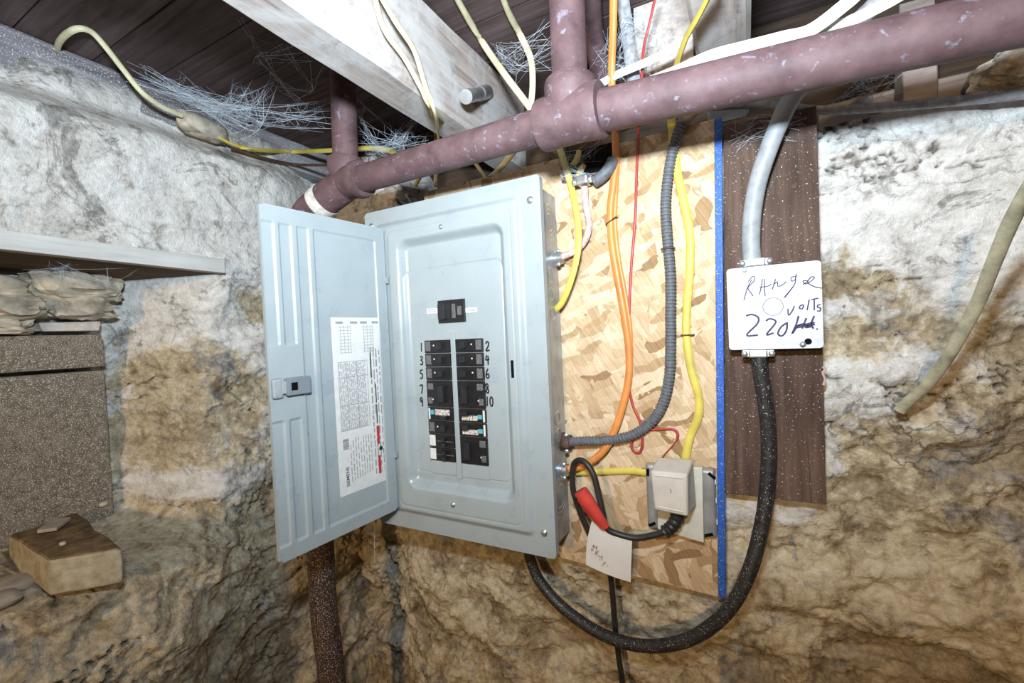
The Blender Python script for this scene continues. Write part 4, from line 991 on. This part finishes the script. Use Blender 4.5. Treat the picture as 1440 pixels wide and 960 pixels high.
build('lower_jaw', MB().sweep([r0+dd*.010+s_*.011+np.array((0, .003, 0)), r0+dd*Ln*.5+s_*.010+np.array((0, .003, 0)), r0+dd*Ln*.95+s_*.004+np.array((0, .002, 0))], .0050, .006, (0, -1, 0), 10), 'red_plastic', rc)
tg = thing('paper_tag', at(855, 800, .69), 'white paper tag hanging under the red clip', 'tag')
c4 = [at(u, v, .688) for u, v in ((832, 733), (889, 757), (886, 820), (823, 795))]
n = 9; Vt = np.zeros((n, n, 3))
for i in range(n):
    for j in range(n):
        a_, b_ = j/(n-1), i/(n-1); p = (c4[0]*(1-a_)+c4[1]*a_)*(1-b_)+(c4[3]*(1-a_)+c4[2]*a_)*b_
        p = p+np.array((-.003*math.sin(math.pi*b_)*(1-a_), -.004*math.sin(math.pi*a_)+.004*b_, 0)); Vt[i, j] = p
sheet = grid_mesh('sheet', Vt, 'paper', tg)
sheet.data.polygons.foreach_set('use_smooth', np.zeros(len(sheet.data.polygons), bool))
so = sheet.modifiers.new('thick', 'SOLIDIFY'); so.thickness = .0004
mb = MB()
for k in range(26):
    tpar = k/25; u = 834+tpar*24+random.uniform(-4, 4); v = 768+tpar*34+random.uniform(-4, 4); p = at(u, v, .6815)
    r_ = random.uniform(.0005, .0016)*(1.3-tpar); mb.lathe((p[0], p[1], p[2]), (0, -1, 0), [(0, r_), (.0002, r_)], 7)
sm_ = build('smudge', mb, 'smudge', tg)
tag(build('pink_string', MB().sweep(smooth(px((1156, 516, .728), (1161, 519, .728), (1157, 524, .728), (1160, 533, .730), (1158, 541, .732)), 5), .0016, None, (0, -1, 0), 8), 'pink_string'), 'tiny pink string curl at the brown board edge', 'string')

# ================================================================== COBWEBS
def web(name, label, anchorsA, anchorsB, n, sag=.02, r=.00024, jit=.012, cross=4.0, reach=.05):
    """a few strained main threads between two anchor lines, webbed together by many short curved ones"""
    mb = MB(); A_ = [np.array(p) for p in anchorsA]; B_ = [np.array(p) for p in anchorsB]; pts = []
    def pick(Q, j_):
        i = random.uniform(0, len(Q)-1.001); k = int(i); return Q[k]+(Q[k+1]-Q[k])*(i-k)+np.array([random.gauss(0, j_) for _ in range(3)])
    knots = [pick(A_, jit)*.5+pick(B_, jit)*.5+np.array((0, 0, -sag*random.uniform(.2, 1.1))) for _ in range(max(3, n//7))]
    for _ in range(n):
        p, q = pick(A_, jit*.6), pick(B_, jit*.6); kn = random.choice(knots)+np.array([random.gauss(0, jit*.35) for _ in range(3)])
        ln = smooth([p, p*.45+kn*.55+np.array((0, 0, -sag*.15)), kn, q*.45+kn*.55+np.array((0, 0, -sag*.1)), q], 3)
        mb.sweep(ln, r*random.uniform(.6, 1.5), None, (.3, -1, .2), 3, cap=False); pts += ln[1:-1]
    Q = np.array(pts)
    for _ in range(int(n*cross)):
        p = Q[random.randrange(len(Q))]; d = np.linalg.norm(Q-p, axis=1); c = np.nonzero((d > .004) & (d < reach))[0]
        if len(c) == 0: continue
        q = Q[random.choice(list(c))]; m_ = (p+q)/2+np.array([random.gauss(0, .003), random.gauss(0, .003), -abs(random.gauss(0, .005))])
        mb.sweep([p, p*.4+m_*.6, m_, q*.4+m_*.6, q], r*random.uniform(.4, .9), None, (.3, -1, .2), 3, cap=False)
    o = build(name, mb, 'web'); tag(o, label, 'cobweb', kind='stuff'); return o
def aq(*q): return [at(*z) for z in q]
def ax_(*q): return [atx(*z) for z in q]
web('cobweb', 'dense hanging cobweb left of the short riser, below the joist', ax_((175, 95, -1.02), (230, 120, -1.02), (270, 130, -1.0), (330, 200, -1.0)), aq((330, 100, .62), (365, 75, .62), (420, 95, .64), (462, 150, .68), (466, 185, .68)), 34, .05, .00018, .028, 15, .045)
web('cobweb', 'cobweb fan draped along the sill beam over the left wall', ax_((170, 80, -1.05), (240, 120, -1.05)), ax_((330, 130, -.92), (350, 165, -.92), (320, 200, -1.0)), 26, .03, .00016, .022, 9, .05)
web('cobweb', 'cobweb threads tying the joist edge to the dense web', aq((330, 20, .42), (400, 62, .50), (470, 100, .57)), aq((345, 110, .62), (400, 130, .64), (460, 175, .67)), 12, .004, .00022, .006, 3, .05)
web('cobweb', 'cobweb between the short riser and the joist end', aq((506, 150, .70), (508, 215, .70)), aq((560, 165, .72), (620, 195, .74), (570, 225, .76)), 20, .012, .00016, .022, 12, .04)
web('cobweb', 'fine cobweb across the ceiling planks left of the riser', aq((640, 30, .80), (690, 70, .78), (720, 120, .76)), aq((770, 20, .72), (775, 60, .72), (772, 110, .72)), 22, .008, .00014, .02, 4, .06)
web('cobweb', 'tangled cobweb behind the orange cable above the pipe', aq((845, 40, .78), (850, 90, .78), (850, 120, .76)), aq((900, 20, .78), (930, 60, .78), (940, 100, .76)), 26, .012, .00015, .026, 12, .045)
web('cobweb', 'cobweb strung below the pipe at right over dark boards', aq((1160, 110, .74), (1220, 95, .74), (1330, 60, .74)), aq((1150, 150, .80), (1220, 140, .84), (1330, 100, .86)), 14, .008, .0002, .012, 4, .05)
web('cobweb', 'cobweb hanging under the white niche lintel', ax_((30, 350, -1.03), (120, 362, -1.03), (220, 380, -1.03)), ax_((10, 385, -1.08), (100, 392, -1.08), (190, 395, -1.06)), 10, .012, .0002, .008, 3, .04)
web('cobweb', 'cobweb over the dark gap below the pipe tee', aq((760, 215, .70), (800, 205, .70), (860, 200, .70)), aq((770, 262, .722), (820, 250, .715), (868, 235, .72)), 16, .004, .00013, .014, 8, .03)
web('cobweb', 'thin cobweb crossing the top of the brown board', aq((1015, 165, .715), (1035, 215, .73)), aq((1100, 170, .71), (1140, 165, .72), (1110, 205, .73)), 9, .004, .00014, .008, 2, .05)
p0, p1 = at(526, 728, .66), at(527, 790, .66)
tag(build('cobweb_thread', MB().sweep([p0, p1], .0004, None, (0, -1, 0), 4), 'web'), 'single thread hanging from the lower corner of the panel', 'cobweb')
